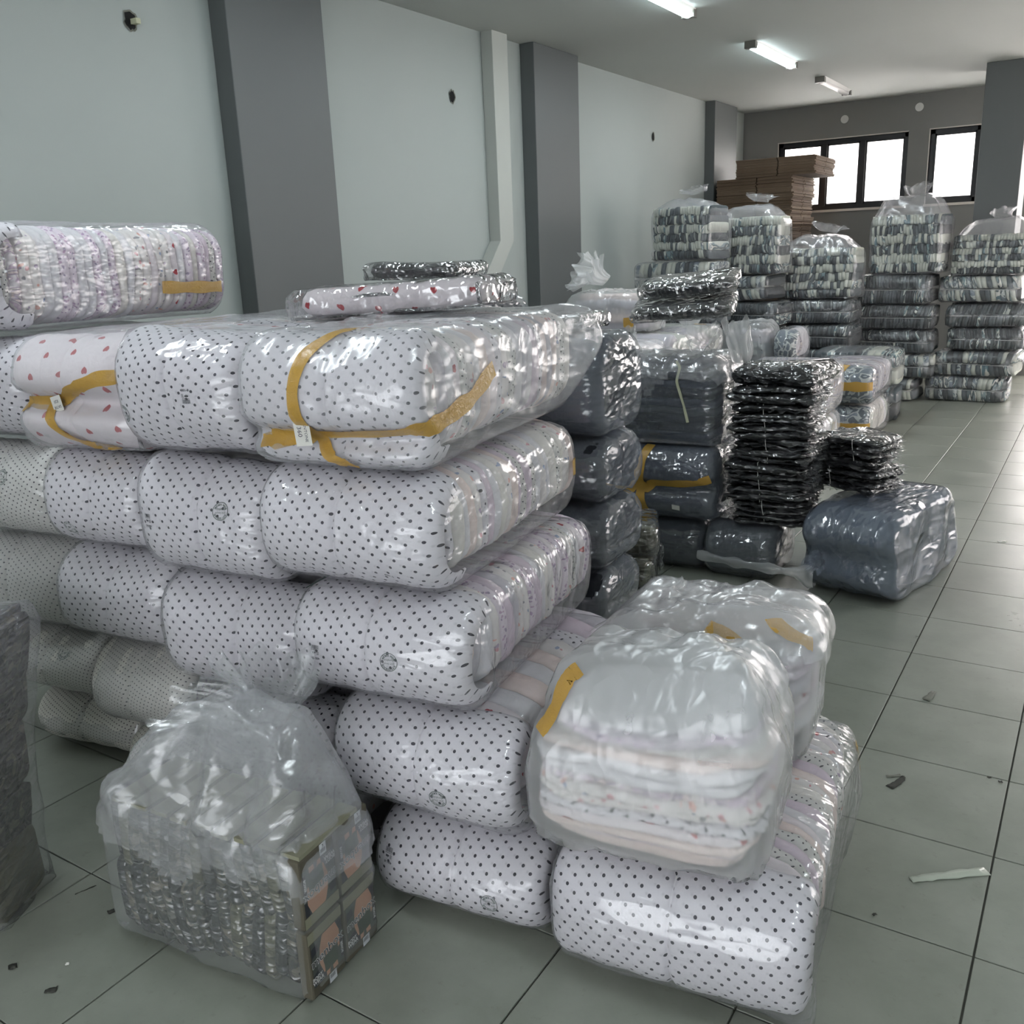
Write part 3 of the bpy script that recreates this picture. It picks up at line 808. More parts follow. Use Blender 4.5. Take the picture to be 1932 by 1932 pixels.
def bale(label, fx, fy, z0, w, d, h, yaw=8, roll=0, pitch=0, seed=1, cov='polka', n=9, pal=PINK, parts=False, filmm='film', fh=.034,
         pinch=None, stamp=None, code=None, group=None, name='taped_bale', cat='bale', iters=22, slack=(1.035, 1.035, 1.035), sag=0, r=.07, ridge=(.004, 18), amp=.006, cr=.12, extra=None, crease=True, tail=None, fpost=None):
    """bale of folded cotton: outermost garment in front, the rest packed behind it, film over all"""
    rs = random.Random(seed)
    ya = math.radians(yaw)
    cx, cy = fx-math.sin(ya)*d/2, fy+math.cos(ya)*d/2
    t = thing(name, label, cat, (cx, cy, z0), (math.radians(pitch), math.radians(roll), ya), group)
    wp = make_warp(w, d, h, seed, amp, sag, pinch, extra=extra, front=.03)
    iw, idp, ih = w-.02, d-.02, h-.016
    cV, cQ, cU = cover_mesh(iw, idp, ih, min(cr, ih/2-.01), cr+.03 if n else idp*.9, crease=crease, rs=rs)
    cV = wp(cV)
    co = mk('front_garment', cV, cQ, cov, t, cU)
    sol = co.modifiers.new('thickness', 'SOLIDIFY'); sol.thickness = .006; sol.offset = 0
    cb = bvh_of(cV, cQ)
    NF = Noise(seed+77, 9)
    y = -idp/2+.07; k = 0; bag = Bag(); step = (idp-.07)/max(n, 1)
    for i in range(n):
        th = step*rs.uniform(.9, 1.12)
        sc = min(1, .90+.05*i) if i < 3 else 1
        V, F, U = slab('Y', (iw-.012)*sc*rs.uniform(.975, 1), (ih-.004)*sc*rs.uniform(.97, 1), .075, y, min(y+th, idp/2), 28, .010, rs)
        y += step; V = V+NF(V, 26)*.0035
        mat = pal[(i*5+seed*3+rs.randint(0, 2)) % len(pal)]
        if parts: mk('folded_garment', wp(V), F, mat, t, U)
        else: bag.add(V, F, U, mat)
    if not parts and n: bag.build('packed_garments', t, wp)
    P, Q = film_sim((w/2, d/2, h/2), r, fh, slack=slack, seed=seed, iters=iters, cb=(w/2-.008, d/2-.008, h/2-.006), roll=(cr, .05), ridge=ridge)
    P = wp(P)
    if fpost: P = fpost(P)
    if tail:
        P = ear(P, (w/2, d/2, h*.55), (w/2+.10, d/2+.06, h*.62), .22); P = ear(P, (w/2, d/2, h*.9), (w/2+.03, d/2+.05, h*.98), .2)
    fb = bvh_of(P, Q)
    mk('plastic_film', P, Q, filmm, t)
    yf = -d/2
    if stamp: 
        for (sx, sz, ro) in ([stamp] if isinstance(stamp[0], (int, float)) else stamp):
            c, s = math.cos(ro), math.sin(ro)
            decal('printed_stamp', STAMP, cb, (sx*w, yf, (sz+.5)*h), (c, 0, s), (-s, 0, c), (0, -1, 0), t, 'ink_green', off=.0045)
    if code:
        sx, sz, ro = code; c, s = math.cos(ro), math.sin(ro)
        decal('printed_barcode', BARCODE, cb, (sx*w, yf, (sz+.5)*h), (c, 0, s), (-s, 0, c), (0, -1, 0), t, 'ink_dark', off=.0045)
    return t, fb, cb

UP = PI  # prints stand upside down
# --- right-hand column of the pink pile, from the floor up
bale('lowest polka dot bale of the right column, on the floor beside the front sack', -1.185, -.10, 0, .53, .95, .262, 8, seed=11, stamp=(.22, -.05, UP), code=(-.36, .15, UP), filmm='film', n=8)
bale('polka dot bale above the floor bale, just right of the camouflage bag', -1.275, -.11, .272, .55, .95, .305, 8, seed=12, stamp=(.14, -.1, UP), code=(-.42, .02, UP), n=10, filmm='film', sag=.01, fpost=lambda P: ear(P, (.27, -.44, .12), (.335, -.44, .08), .15))
bale('polka dot bale with barcode and round stamp, third from floor in right column', -1.39, -.11, .588, .54, .98, .30, 8, seed=13, stamp=(.12, .02, UP), code=(-.30, .0, UP), n=22, parts=True, fpost=lambda P: ear(P, (.26, -.46, .11), (.33, -.43, .09), .15), filmm='film_x')
t, fb, cb = bale('wide polka dot bale directly under the bale with the long amber tape', -1.455, -.11, .898, .545, 1.0, .305, 8, 0, seed=14, stamp=(-.22, -.40, .3), code=(.22, -.36, -.2), n=24, parts=True, filmm='film', sag=.01)
ribbon('tape_patch', fb, [(.31, .43, .14), (.31, .50, .14)], .05, t)
# the taped bale on top
t, fb, cb = bale('topmost bale of the right column, amber tape crossed over a 360 paper tag', -1.485, -.12, 1.212, .525, 1.10, .34, 8, 0, seed=15, n=24, parts=True, filmm='film_milky', tail=(-.01, 0), pinch=(-.085, .075, .035), cov='polka', iters=26, slack=(1.05, 1.05, 1.06), fh=.022, ridge=(.008, 22))
zt = .092
ribbon('horizontal_tape', fb, [(-.225, -.545, zt-.03), (-.18, -.545, zt-.02), (-.05, -.52, zt), (.10, -.52, zt+.01), (.24, -.52, zt+.02), (.29, -.42, zt+.03), (.30, -.25, zt+.06), (.30, -.12, zt+.12)], .048, t, front=.235)
ribbon('vertical_tape', fb, [(.08, -.38, .36), (.02, -.46, .345), (-.03, -.53, .29), (-.045, -.55, .2), (-.04, -.55, zt), (.0, -.54, .04), (.07, -.46, .012)], .036, t, front=.235)
f = Flat(); f.rect(-.024, -.036, .024, .036); l0 = f.all()
decal('paper_tag', l0, fb, (-.045, -.5, zt+.015), (1, 0, .1), (-.1, 0, 1), (0, -1, 0), t, 'paper', off=.03, snap='flat', label='white handwritten paper tag')
f = Flat(); f.text('PANTONE', .010, 0, .0115, -PI/2); f.text('360', -.008, 0, .018, -PI/2)
decal('tag_writing', f.all(), fb, (-.045, -.5, zt+.015), (1, 0, .1), (-.1, 0, 1), (0, -1, 0), t, 'ink', off=.0308, snap='flat')

# --- second column
bale('floor bale of the second column, hidden behind the camouflage bag', -1.80, -.06, 0, .48, .7, .23, 8, seed=21, n=4)
bale('bale second from the floor in the second column, behind the camouflage bag', -1.87, -.08, .24, .50, .7, .23, 8, seed=22, n=4)
bale('creased polka dot bale right above the bunched top of the camouflage bag', -1.95, -.10, .482, .54, .9, .345, 8, 0, seed=23, n=6, cov='polka', filmm='film_x', sag=.015)
bale('polka dot bale of the second column with barcode left and round stamp right', -2.0, -.11, .84, .50, .9, .348, 8, 0, seed=24, stamp=(.20, .15, UP), code=(-.34, .02, UP), n=6, sag=.02)
bale('top polka dot bale of the second column, stamp left and barcode right of its middle', -2.005, -.12, 1.21, .46, .98, .345, 8, -1, seed=25, stamp=(-.38, -.14, .2), code=(.12, .0, 0), n=10, filmm='film', sag=.02, amp=.012)
# --- third column
bale('floor bale of the third column, half hidden behind the camouflage bag', -2.34, -.05, 0, .50, .7, .20, 8, seed=31, n=3, cov='polka_fine')
bale('round dusky bale with a lilac patch, lowest one showing left of the bag top', -2.44, -.10, .21, .45, .7, .31, 8, seed=32, n=4, cov='polka_fine', filmm='film_y', cr=.15)
bale('polka dot bale of the third column under the one with the faint stamp', -2.50, -.11, .53, .50, .8, .32, 8, seed=33, n=6, cov='polka', sag=.01)
bale('polka dot bale of the third column with a faint stamp low on its left', -2.50, -.11, .86, .44, .8, .305, 8, 0, seed=34, n=6, stamp=(-.22, -.25, .4), sag=.01)
t, fb, cb = bale('heart print bale at the left, tied with amber tape meeting at a small tag', -2.525, -.12, 1.175, .50, .9, .36, 8, 0, seed=35, n=8, cov='hearts', filmm='film_milky', pinch=(-.02, .07, .035), iters=26, slack=(1.05, 1.05, 1.06), fh=.022, ridge=(.008, 22))
zt = .155
ribbon('horizontal_tape', fb, [(-.27, -.38, zt), (-.2, -.47, zt), (-.07, -.47, zt), (.05, -.47, zt+.05), (.17, -.47, zt+.085), (.27, -.40, zt+.09)], .042, t, front=.22)
ribbon('vertical_tape', fb, [(-.10, -.47, zt+.02), (-.08, -.47, zt-.03), (-.03, -.47, .06), (.05, -.45, .02), (.13, -.42, .012)], .034, t, front=.22)
f = Flat(); f.rect(-.022, -.024, .022, .024)
decal('paper_tag', f.all(), fb, (-.055, -.47, zt+.0), (1, 0, .25), (-.25, 0, 1), (0, -1, 0), t, 'paper', off=.026, snap='flat', label='small white paper tag')
f = Flat(); f.text('SATIR', 0, -.010, .012, PI); f.text('820', 0, .007, .013, PI)
decal('tag_writing', f.all(), fb, (-.055, -.47, zt+.0), (1, 0, .25), (-.25, 0, 1), (0, -1, 0), t, 'ink', off=.0268, snap='flat')
# --- fourth column at the picture edge
bale('floor bale of the far left column with sparse dots', -2.89, -.03, 0, .54, .7, .22, 8, seed=41, n=4, cov='polka_fine', filmm='film_y')
bale('dusky fine-dotted bale second from the floor in the far left column', -2.98, -.08, .23, .54, .7, .25, 8, seed=42, n=4, cov='polka_fine', stamp=(.2, .3, .2), filmm='film_y')
bale('bale with a hazy grey side beside the grey bag top at the picture edge', -3.05, -.10, .49, .53, .8, .335, 8, seed=43, n=6, cov='polka_small', filmm='film_y')
bale('fine-dotted bale cut by the left picture edge, stamp near the edge', -3.01, -.11, .835, .52, .8, .33, 8, seed=44, n=6, cov='polka_small', stamp=(.10, .2, .2))
bale('dotted bale at the left picture edge under the big striped bale', -3.07, -.10, 1.175, .52, .8, .345, 8, seed=45, n=6, cov='polka')

# --- long bale lying across the top at the left: garments upright side by side
def cross_bale(label, c, z0, w, d, h, yaw, n, pal, seed, filmm='film', parts=True, name='taped_bale', cat='bale', roll=0, r=.09, group=None, fh=.034, tiers=1, amp=.010, slack=(1.03, 1.03, 1.03), iters=20, pitch=0, zscale=1, nn=20, seam=False, lean=0, off=.006, dm=1.0, taper=0):
    rs = random.Random(seed)
    t = thing(name, label, cat, (c[0], c[1], z0), rad(pitch, roll, yaw), group)
    wp0 = make_warp(w, d, h, seed, amp)
    def wp(V):
        V = wp0(V)
        if taper: V[:, 2] = .02*taper*5*(V[:, 0]/w*2+1)+V[:, 2]*(1.12-taper*(V[:, 0]/w*2+1))
        return V
    bag = Bag(); th = (w-.02)/n; NF = Noise(seed+78, 9)
    for ti in range(tiers):
        hh = (h-.012)/tiers; zc = -h/2+.006+hh*(ti+.5)
        ln = rs.uniform(-lean, lean)
        for i in range(n):
            x = -w/2+.01+i*th
            ew = abs((i+.5)/n*2-1); sc = 1-.16*max(0, ew-.8)/.2
            if tiers > 1 and (ti in (0, tiers-1)): pass
            V, F, U = slab('X', (d-.02)*sc*rs.uniform(.97, 1), hh*sc*rs.uniform(.955, 1.0), (min(r, hh*.45) if tiers == 1 else hh*.14), x, x+th*1.06, nn, .008, rs, (0, 0, zc))
            if lean: V[:, 0] += (V[:, 2]-zc)*ln+rs.uniform(-.004, .004)
            V = V+NF(V, 28)*(.005 if parts else .003)
            V[:, 0] = np.clip(V[:, 0], -w/2+.006, w/2-.006)
            mat = pal[rs.randrange(len(pal))] if len(pal) > 4 or tiers > 1 else pal[(i+rs.randrange(2)) % len(pal)]
            if parts and i == n-1: mat = 'floral_mix'
            if parts: mk('folded_garment', wp(V), F, mat, t, U)
            else: bag.add(V, F, U, mat)
    if not parts: bag.build('packed_garments', t, wp)
    P, Q = film_sim((w/2, d/2, h/2), r, fh, off=off, slack=slack, seed=seed, iters=iters, cb=(w/2-.006, d/2-.006, h/2-.004))
    P = wp(P); mk('plastic_film', P, Q, filmm, t)
    fb = bvh_of(P, Q)
    if seam:
        ribbon('film_seam', fb, [(-w*.47, -d/2, h*.5), (-w*.2, -d/2, h*.5), (w*.2, -d/2, h*.48), (w*.47, -d/2, h*.47)], .008, t, 'film_white', off=.004, step=.04, nacross=2)
        for s in (-1, 1):
            if rs.random() < .8:
                x0, x1 = s*w*.47, s*w*.30
                V = [(x0, -d/2, h*.88), (x1, -d/2, h*.49), (x0, -d/2, h*.12), (x0*.98, -d/2, h*.5)]
                V2 = []
                for a in V:
                    l, nn2, _, dd = fb.find_nearest(Vector(a)); V2.append(tuple(l+Vector((0, -.006, 0))))
                mk('folded_gusset', V2, [(0, 1, 3), (3, 1, 2)], 'film_milky', t, smooth=False)
    return t, fb
PALD = ['lilac_mottle', 'floral_lilac', 'white', 'lilac_mottle', 'floral_mix', 'cream', 'lilac', 'floral_lilac', 'white', 'grey', 'floral_mix', 'polka_small', 'cream', 'floral_lilac', 'hearts', 'white']
t, fb, cb = bale('topmost bale at the left, its side of upright striped garments facing the aisle', -3.145, -.12, 1.530, .52, 1.12, .355, 8, seed=51, n=28, parts=True, pal=PALD, filmm='film', fh=.028)
ribbon('tape_patch', fb, [(.27, .17, .115), (.27, .30, .11), (.27, .43, .105), (.25, .50, .105)], .045, t)

# --- front right pair of sacks and the one behind them
t, fb, cb = bale('big polka dot bale on the floor at the front, under a milky sack', -.585, -.07, 0, .63, 1.02, .325, 8, seed=61, n=24, parts=True, fpost=lambda P: ear(ear(P, (.31, -.49, .03), (.345, -.52, .012), .12), (.31, .3, .15), (.35, .32, .15), .3), filmm='film_x', iters=26)
ribbon('tape_patch', fb, [(.335, .36, .30), (.335, .36, .2)], .035, t)

def dome(P, H, h, dm):
    z = P[:, 2]+H/2; z1 = h*.8; k = np.clip((z-z1)/max(H-z1, .01), 0, 1)
    s = 1-(dm if dm is not None else .45)*k**2.2
    P = P.copy(); P[:, 0] *= s; P[:, 1] *= s
    return P
def sack(label, c, z0, w, d, h, top, yaw, pal, n, seed, filmm='film_white', axis='Z', parts=True, cat='sack', name='plastic_sack', lx=0, ly=0, wide=1.06, group=None, fh=.022, grav=.0012, iters=44, slack=(1.07, 1.07, 1.05), pitch=0, roll=0, dm=None, r=.09, matfn=None, post=None, amp=.012, suck=.05, tiers=1, topmat=None, ridge=(.010, 12), palfn=None, inner=0, drape=0, xclip=.012):
    """loose sack: a stack of folded garments with slack film standing above it"""
    rs = random.Random(seed)
    t = thing(name, label, cat, (c[0], c[1], z0), rad(pitch, roll, yaw), group)
    N = Noise(seed, 6)
    def wp(V):
        V = np.array(V, float); V = V+N(V, 6)*amp*np.array([1, 1, .4]); V[:, 2] += h/2
        k = V[:, 2]/h; V[:, 0] += lx*k*k; V[:, 1] += ly*k*k
        return V
    bag = Bag(); NF = Noise(seed+77, 9)
    if axis == 'Z':
        th = (h-.01)/n
        for i in range(n):
            z = -h/2+.004+i*th; k = i/n
            e_ = min(i, n-1-i); sc = (.86, .93, .97)[e_] if e_ < 3 else 1
            V, F, U = slab('Z', (w-.012)*sc*rs.uniform(.93, 1), (d-.012)*sc*rs.uniform(.93, 1), .07, z, z+th*rs.uniform(.95, 1.2), 36, .022, rs, (rs.uniform(-.014, .014), rs.uniform(-.014, .014), 0))
            V[:, 2] += .010*np.sin(V[:, 0]*14+i*.4)*k+.006*np.sin(V[:, 0]*31+i*.9+V[:, 1]*9)*min(1, k*3)
            mat = matfn(i) if matfn else pal[rs.randrange(len(pal))]
            V[:, 2] = np.minimum(V[:, 2], h/2-.016); V = V+NF(V, 30)*.003
            if parts: mk('folded_garment', wp(V), F, mat, t, U)
            else: bag.add(V, F, U, mat)
    else:
        hh = (h-.01)/tiers; th = (w-.03)/n
        for ti in range(tiers):
            zc = -h/2+.004+hh*(ti+.5); k = (ti+.5)/tiers
            ph = rs.uniform(0, 6)
            for i in range(n):
                x = -w/2+.015+i*th; ew = abs((i+.5)/n*2-1)
                sc = 1-.14*max(0, ew-.75)/.25-(.06 if ti == tiers-1 else 0)
                V, F, U = slab('X', (d-.012)*sc*rs.uniform(.96, 1), hh*rs.uniform(1.04, 1.2), hh*.16, x, x+th*1.1, 20, .02, rs, (0, 0, min(max(zc+rs.uniform(-.16, .16)*hh, -h/2+hh*.56), h/2-hh*.5)))
                V[:, 0] += (V[:, 2]-zc)*(.14*math.sin(ph+i*.35)+rs.uniform(-.05, .05)); V[:, 0] = np.clip(V[:, 0], -w/2+.012, w/2-xclip); V[:, 2] = np.minimum(V[:, 2], h/2-.004)
                pl = palfn(ti) if palfn else pal; mat = pl[rs.randrange(len(pl))]
                if parts: mk('folded_garment', wp(V), F, mat, t, U)
                else: bag.add(V, F, U, mat)
    if bag.n: bag.build('packed_garments', t, wp)
    if topmat: 
        V, F, U = slab('Z', w*.8, d*.8, .12, h/2-.01, h/2+.012, 24, .02, rs); mk('folded_garment', wp(V), F, topmat, t, U)
    # film bag: taller than the load, settles under its own weight
    H = h+top
    P, Q = film_sim((w/2*wide, d/2*wide, H/2), r, fh, off=.008, slack=slack, grav=grav, suck=suck, iters=iters, sub=3, seed=seed,
                    cb=(w/2, d/2, h/2), cr=min(r, h/2-.01), cc=(0, 0, -top/2), rough=.010, bend=.08, ridge=ridge, tops=True,
                    shape=lambda P: dome(P, H, h, dm))
    P = P+np.array([0, 0, top/2])
    if post: P = post(P)
    P = wp(P); mk('plastic_film', P, Q, filmm, t)
    if inner:
        zq = P[Q][:, :, 2].min(1); q = Q[zq > h*inner]; ids = np.unique(q); mp = -np.ones(len(P), int); mp[ids] = np.arange(len(ids))
        c = np.array([0, 0, h*.5]); R_ = P[ids]-c; R_ = R_*(1-.035-.02*np.sin(R_[:, :1]*30)*np.cos(R_[:, 1:2]*26)); mk('inner_film_fold', R_+c, mp[q], filmm, t)
    if drape:
        zc_ = P[Q].mean(1); q = Q[zc_[:, 2] > h*(drape+.10*np.sin(zc_[:, 0]*11+seed)+.05*np.sin(zc_[:, 0]*29))]; ids = np.unique(q); mp = -np.ones(len(P), int); mp[ids] = np.arange(len(ids))
        D_ = P[ids]-np.array([0, 0, h*.5]); L_ = np.linalg.norm(D_, axis=1, keepdims=True); mk('draped_film', P[ids]+D_/L_*(.012+.008*np.sin(D_[:, :1]*40+D_[:, 2:]*25)), mp[q], 'film_milky', t)
    return t, bvh_of(P, Q)
PALW = ['floral_lilac', 'lilac_mottle', 'peach', 'lilac', 'lilac_mottle', 'polka_small', 'floral_mix', 'grey', 'white', 'hearts', 'cream', 'polka', 'floral_mix', 'lilac']
def post2(P):
    P = ear(P, (.26, -.10, .36), (.37, -.16, .34), .20); P = ear(P, (-.27, -.12, .30), (-.31, -.12, .31), .14); return P
t, fb = sack('milky white sack of stacked garments with amber tape on its shoulder, front right', (-.70, .16), .338, .57, .42, .33, .19, 8, PALW, 14, 62, 'film_white', parts=True, grav=.0005, dm=.20, ridge=(.018, 9), post=post2, inner=.8, wide=1.04, lx=.0, ly=.05)
ribbon('shoulder_tape', fb, [(-.20, -.16, .60), (-.245, -.21, .54), (-.27, -.23, .47), (-.30, -.23, .40), (-.32, -.22, .33)], .045, t, step=.01)
def post3(P):
    P = ear(P, (.33, -.05, .22), (.43, -.08, .20), .15); P = ear(P, (-.34, -.2, .1), (-.42, -.26, .08), .2); return P
t, fb = sack('milky sack with two amber tape patches, behind the front sack on its bale', (-.76, .70), .338, .58, .40, .36, .11, 6, PALW, 12, 63, 'film_white', parts=True, grav=.0004, dm=.25, drape=.8, post=post3, inner=.8, wide=1.03, lx=.0, ly=.02)
ribbon('tape_patch', fb, [(.20, -.14, .50), (.26, -.16, .49), (.33, -.16, .46), (.37, -.14, .43)], .05, t)
ribbon('tape_patch', fb, [(.02, -.22, .42), (.09, -.24, .38)], .06, t)

# --- glossy packets on the pile
def packet(label, c, z0, w, d, h, yaw, mat, seed, filmm='film_crisp', roll=0, pitch=0, name='garment_packet', cat='packet', group=None, n=1, fringe=.03, amp=.012, t=None, zz=0):
    rs = random.Random(seed)
    if t is None: t = thing(name, label, cat, (c[0], c[1], z0), rad(pitch, roll, yaw), group)
    wp = make_warp(w, d, h, seed, amp)
    for i in range(n):
        V, F, U = slab('Z', w*rs.uniform(.95, 1), d*rs.uniform(.93, 1), .05, -h/2+i*h/n+.002, -h/2+(i+1)*h/n, 40, .02, rs, rings=((0, .86), (.12, .94), (.4, 1.0), (.7, .98), (.92, .93), (1, .84)))
        V = wp(V); V[:, 2] += zz
        o = mk('folded_garment', V, F, mat, t, U)
    P, Q = film_sim((w/2+fringe, d/2+fringe*.6, h/2+.006), min(h/2-.004, .03), .02, off=.003, slack=(1.06, 1.06, 1.03), seed=seed, iters=16, cb=(w/2, d/2, h/2), cr=min(h/2-.006, .03), rough=.006, suck=.12, segmax=44)
    P = wp(P); P[:, 2] += zz
    mk('plastic_film', P, Q, filmm, t)
    return t
packet('heart print cotton in shiny film, wedged on top between the two taped bales', (-1.78, .60), 1.562, .64, .32, .085, 12, 'hearts', 71, roll=-3, n=1)

# ------------------------------------------------------------------ camouflage bag with printed packs, grey bag at the edge
def camo_bag():
    w, d, h = .67, .29, .40
    def shp(P): return P
    rs = random.Random(81)
    def post(P):
        # bunched mouth of the bag drawn up and back to the right
        k = np.clip((P[:, 2]-.20)/.30, 0, 1)**1.3
        P = P.copy(); P[:, 0] += .10*k; P[:, 1] += .02*k
        P = ear(P, (-.33, -.12, .24), (-.345, -.13, .22), .1)
        return P
    t, fb = sack('clear bag of camouflage boxer packs standing on the floor, its mouth bunched up', (-1.665, -.385), 0, w, d, h, .30, 5, ['pack_camo', 'pack_camo', 'pack_black', 'pack_camo', 'pack_olive'], 18, 81, 'film_bagc', axis='X', tiers=2, parts=True, post=post, wide=1.03, dm=.60, iters=30, grav=.0003, ridge=(.012, 13), slack=(1.10, 1.10, 1.05), fh=.017, amp=.006, r=.05, suck=.12, inner=.9, drape=.72, xclip=.04)
    # right-hand end: two by two printed packs seen through the film
    for c in range(2):
        for r_ in range(2):
            y0 = -.135+c*.137; z0 = .012+r_*.197
            b = boxes('printed_pack', [(.300, .336, y0, y0+.130, z0, z0+.188)], 'taupe', t, smooth=False); bevel(b, .006, 2)
            def dec(name, flat, mat, off):
                V2, F = flat; cx, cz = y0+.065, z0+.094
                s = -1 if r_ == 1 else 1          # the upper packs stand on their heads
                V = [(.3362+off, cx+a*s, cz+q*s) for a, q in V2]
                mk(name, V, F, mat, b, smooth=False)
            f = Flat(); f.rect(-.063, .062, .063, .090); dec('waistband', f.all(), 'khaki', .0004)
            f = Flat(); f.rect(-.056, -.062, .058, .060); dec('card', f.all(), 'print_camo_bg', .0004)
            f = Flat(); f.poly([(-.056, -.062), (-.056, -.028), (-.03, -.02), (-.012, -.05), (-.008, -.062)]); f.poly([(.03, .03), (.058, .022), (.058, .060), (.02, .060)]); f.poly([(-.056, .02), (-.03, .03), (-.035, .05), (-.056, .045)]); dec('card_dark_print', f.all(), 'print_night', .0007)  # dark shapes printed on the camouflage card
            f = Flat(); f.poly([(-.012, .060), (-.020, .02), (-.014, -.012), (.030, -.012), (.038, .02), (.036, .060)])
            f.poly([(-.014, .060), (-.026, .030), (-.030, -.010), (-.018, -.044), (-.010, -.046), (-.018, -.012), (-.010, .030)])
            f.poly([(.036, .060), (.048, .030), (.046, -.012), (.040, -.016), (.036, .020)])
            f.poly([(-.010, -.045), (.006, -.045), (.002, -.062), (-.010, -.062)]); f.poly([(.014, -.045), (.032, -.045), (.034, -.062), (.016, -.062)])
            dec('torso_print', f.all(), 'print_skin', .0010)
            f = Flat(); f.poly([(-.015, -.006), (.034, .004), (.036, -.046), (.012, -.049), (.008, -.040), (.003, -.049), (-.014, -.048)]); dec('trunks_print', f.all(), 'print_trunks', .0013)
            f = Flat(); f.text('menbox', .0, .008, .036, .06, True, 1.0); dec('menbox_outline', f.all(), 'print_silver', .0016)
            f = Flat(); f.text('menbox', .0, .008, .036, .06, False, 1.0); dec('menbox_lettering', f.all(), 'print_outline', .0019)
            f = Flat(); f.text('BODY', -.043, -.038, .013, 0, True); f.text('WEAR', -.041, -.049, .014, 0, True); f.rect(-.05, -.0575, -.018, -.0568); dec('body_wear_lettering', f.all(), 'print_silver', .0016)
            f = Flat(); f.rect(.047, -.05, .058, .0); dec('side_strip', f.all(), 'print_outline', .0014)
            f = Flat(); f.text('BOXER', .0525, -.025, .0105, PI/2, True); dec('boxer_lettering', f.all(), 'print_silver', .0018)
            f = Flat(); f.rect(-.002, -.092, .026, -.066) if r_ == 0 else f.rect(-.034, -.094, -.010, -.064); dec('price_label', f.all(), 'print_label_white', .0008)
            f = Flat(); x = .002 if r_ == 0 else -.030
            for k in range(7): f.rect(x+k*.0026, -.080, x+k*.0026+.0013, -.070)
            if r_ == 1: f.text('L', x+.008, -.087, .010, 0, True)
            dec('label_print', f.all(), 'print_outline', .0010)
    for k in range(9):
        x = -.28+k*.07; y = rs.uniform(-.11, -.09)
        mk('khaki_fold', *[q for q in box_vf(x, x+.055, y-.03, y+.19, .397, .408)], 'khaki', t, smooth=False)
    # gathered mouth of the bag: ruffled film
    return t
MT['film_bagc'] = film('thick_clear_polythene', .08, rgb(240, 243, 246), .18, .8, (1.4, 1.4, 1), 5, .9, .018, .2)
cb_ = camo_bag()
def ruffle(name, parent, base, dirv, L, r0, r1, mat='film_milky', seed=1, nf=7, n=120, m=22, flat=.6, curl=.03):
    rs = random.Random(seed); base = Vector(base); dz = Vector(dirv).normalized()
    a = dz.orthogonal().normalized(); b = dz.cross(a)
    ph = [rs.uniform(0, 6.28) for _ in range(6)]
    hk = [2, 3, 5, 7, nf+2, 11, 13, 17, 23]; am = [rs.uniform(.4, 1)*.55/(k_**.9) for k_ in hk]; hp = [rs.uniform(0, 6.28) for _ in hk]; hs = [rs.uniform(-3, 3) for _ in hk]
    V = []
    for i in range(m+1):
        s = i/m; r = r0+(r1-r0)*s**1.1
        for j in range(n):
            th = j/n*2*PI
            f = 1+s**.5*sum(am[k_]*math.sin(hk[k_]*th+hp[k_]+s*hs[k_]) for k_ in range(9))
            z = L*s*(1+.12*math.sin(4*th+ph[3])+.10*math.sin(9*th+ph[4])*s)
            o = a*(r*f*math.cos(th))+b*(r*f*math.sin(th)*flat)+dz*z+a*curl*math.sin(s*3+ph[5])
            V.append(tuple(base+o))
    idx = np.arange((m+1)*n).reshape(m+1, n); nx = np.roll(idx, -1, axis=1)
    Q = np.stack([idx[:-1], nx[:-1], nx[1:], idx[1:]], -1).reshape(-1, 4)
    return mk(name, V, Q, mat, parent)
ruffle('bunched_mouth', cb_, (.10, .05, .60), (.1, .05, 1), .17, .06, .11, 'film_bagc', 5, 5, flat=.7)
ruffle('bunched_flap', cb_, (.05, -.0, .62), (-.6, -.1, .5), .14, .05, .10, 'film_bagc', 6, 4, flat=.5)

t, fb = sack('tall clear bag of folded camouflage cotton cut by the left picture edge', (-2.56, -.765), 0, .60, .26, .86, .04, 30, ['pack_camo', 'pack_black', 'pack_camo', 'pack_camo', 'pack_olive'], 20, 83, 'film', lx=.11, ly=.03, axis='X', tiers=5, parts=False, wide=1.03, r=.04, dm=.05, amp=.006, ridge=(.014, 16), slack=(1.08, 1.08, 1.04), fh=.022)

# ------------------------------------------------------------------ dark stacks in the middle
DK = ['black', 'navy', 'black', 'charcoal', 'black']
NV = ['navy', 'navy', 'charcoal', 'black']
def dbale(label, fx, fy, z0, w, d, h, yaw, seed, cov='black', pal=DK, filmm='film_dark', n=5, **k):
    return bale(label, fx, fy, z0, w, d, h, yaw, seed=seed, cov=cov, pal=pal, filmm=filmm, n=n, crease=k.pop('crease', False), fh=k.pop('fh', .03), ridge=k.pop('ridge', (.008, 20)), slack=(1.06, 1.06, 1.05), **k)
# column right behind the pink pile
lv = [(0, .235), (.245, .235), (.49, .27), (.77, .25), (1.03, .385)]
lb = ['floor bale of the dark column behind the pink pile', 'second dark bale from the floor behind the pink pile', 'dark bale showing between the lower pink bales and the taped navy bale', 'black bale squeezed beside the pink pile below the tall hazy sack', 'tall hazy dark sack standing just behind the topmost taped pink bale']
for i, ((z, h), l) in enumerate(zip(lv, lb)):
    dbale(l, -1.69, 1.28, z, .50, .46, h, 4, 100+i, 'navy' if i == 4 else 'black', n=3)
packet('shiny black packet lying on the tall hazy sack behind the pink pile', (-1.79, 1.50), 1.428, .40, .34, .06, 10, 'pack_black', 106)
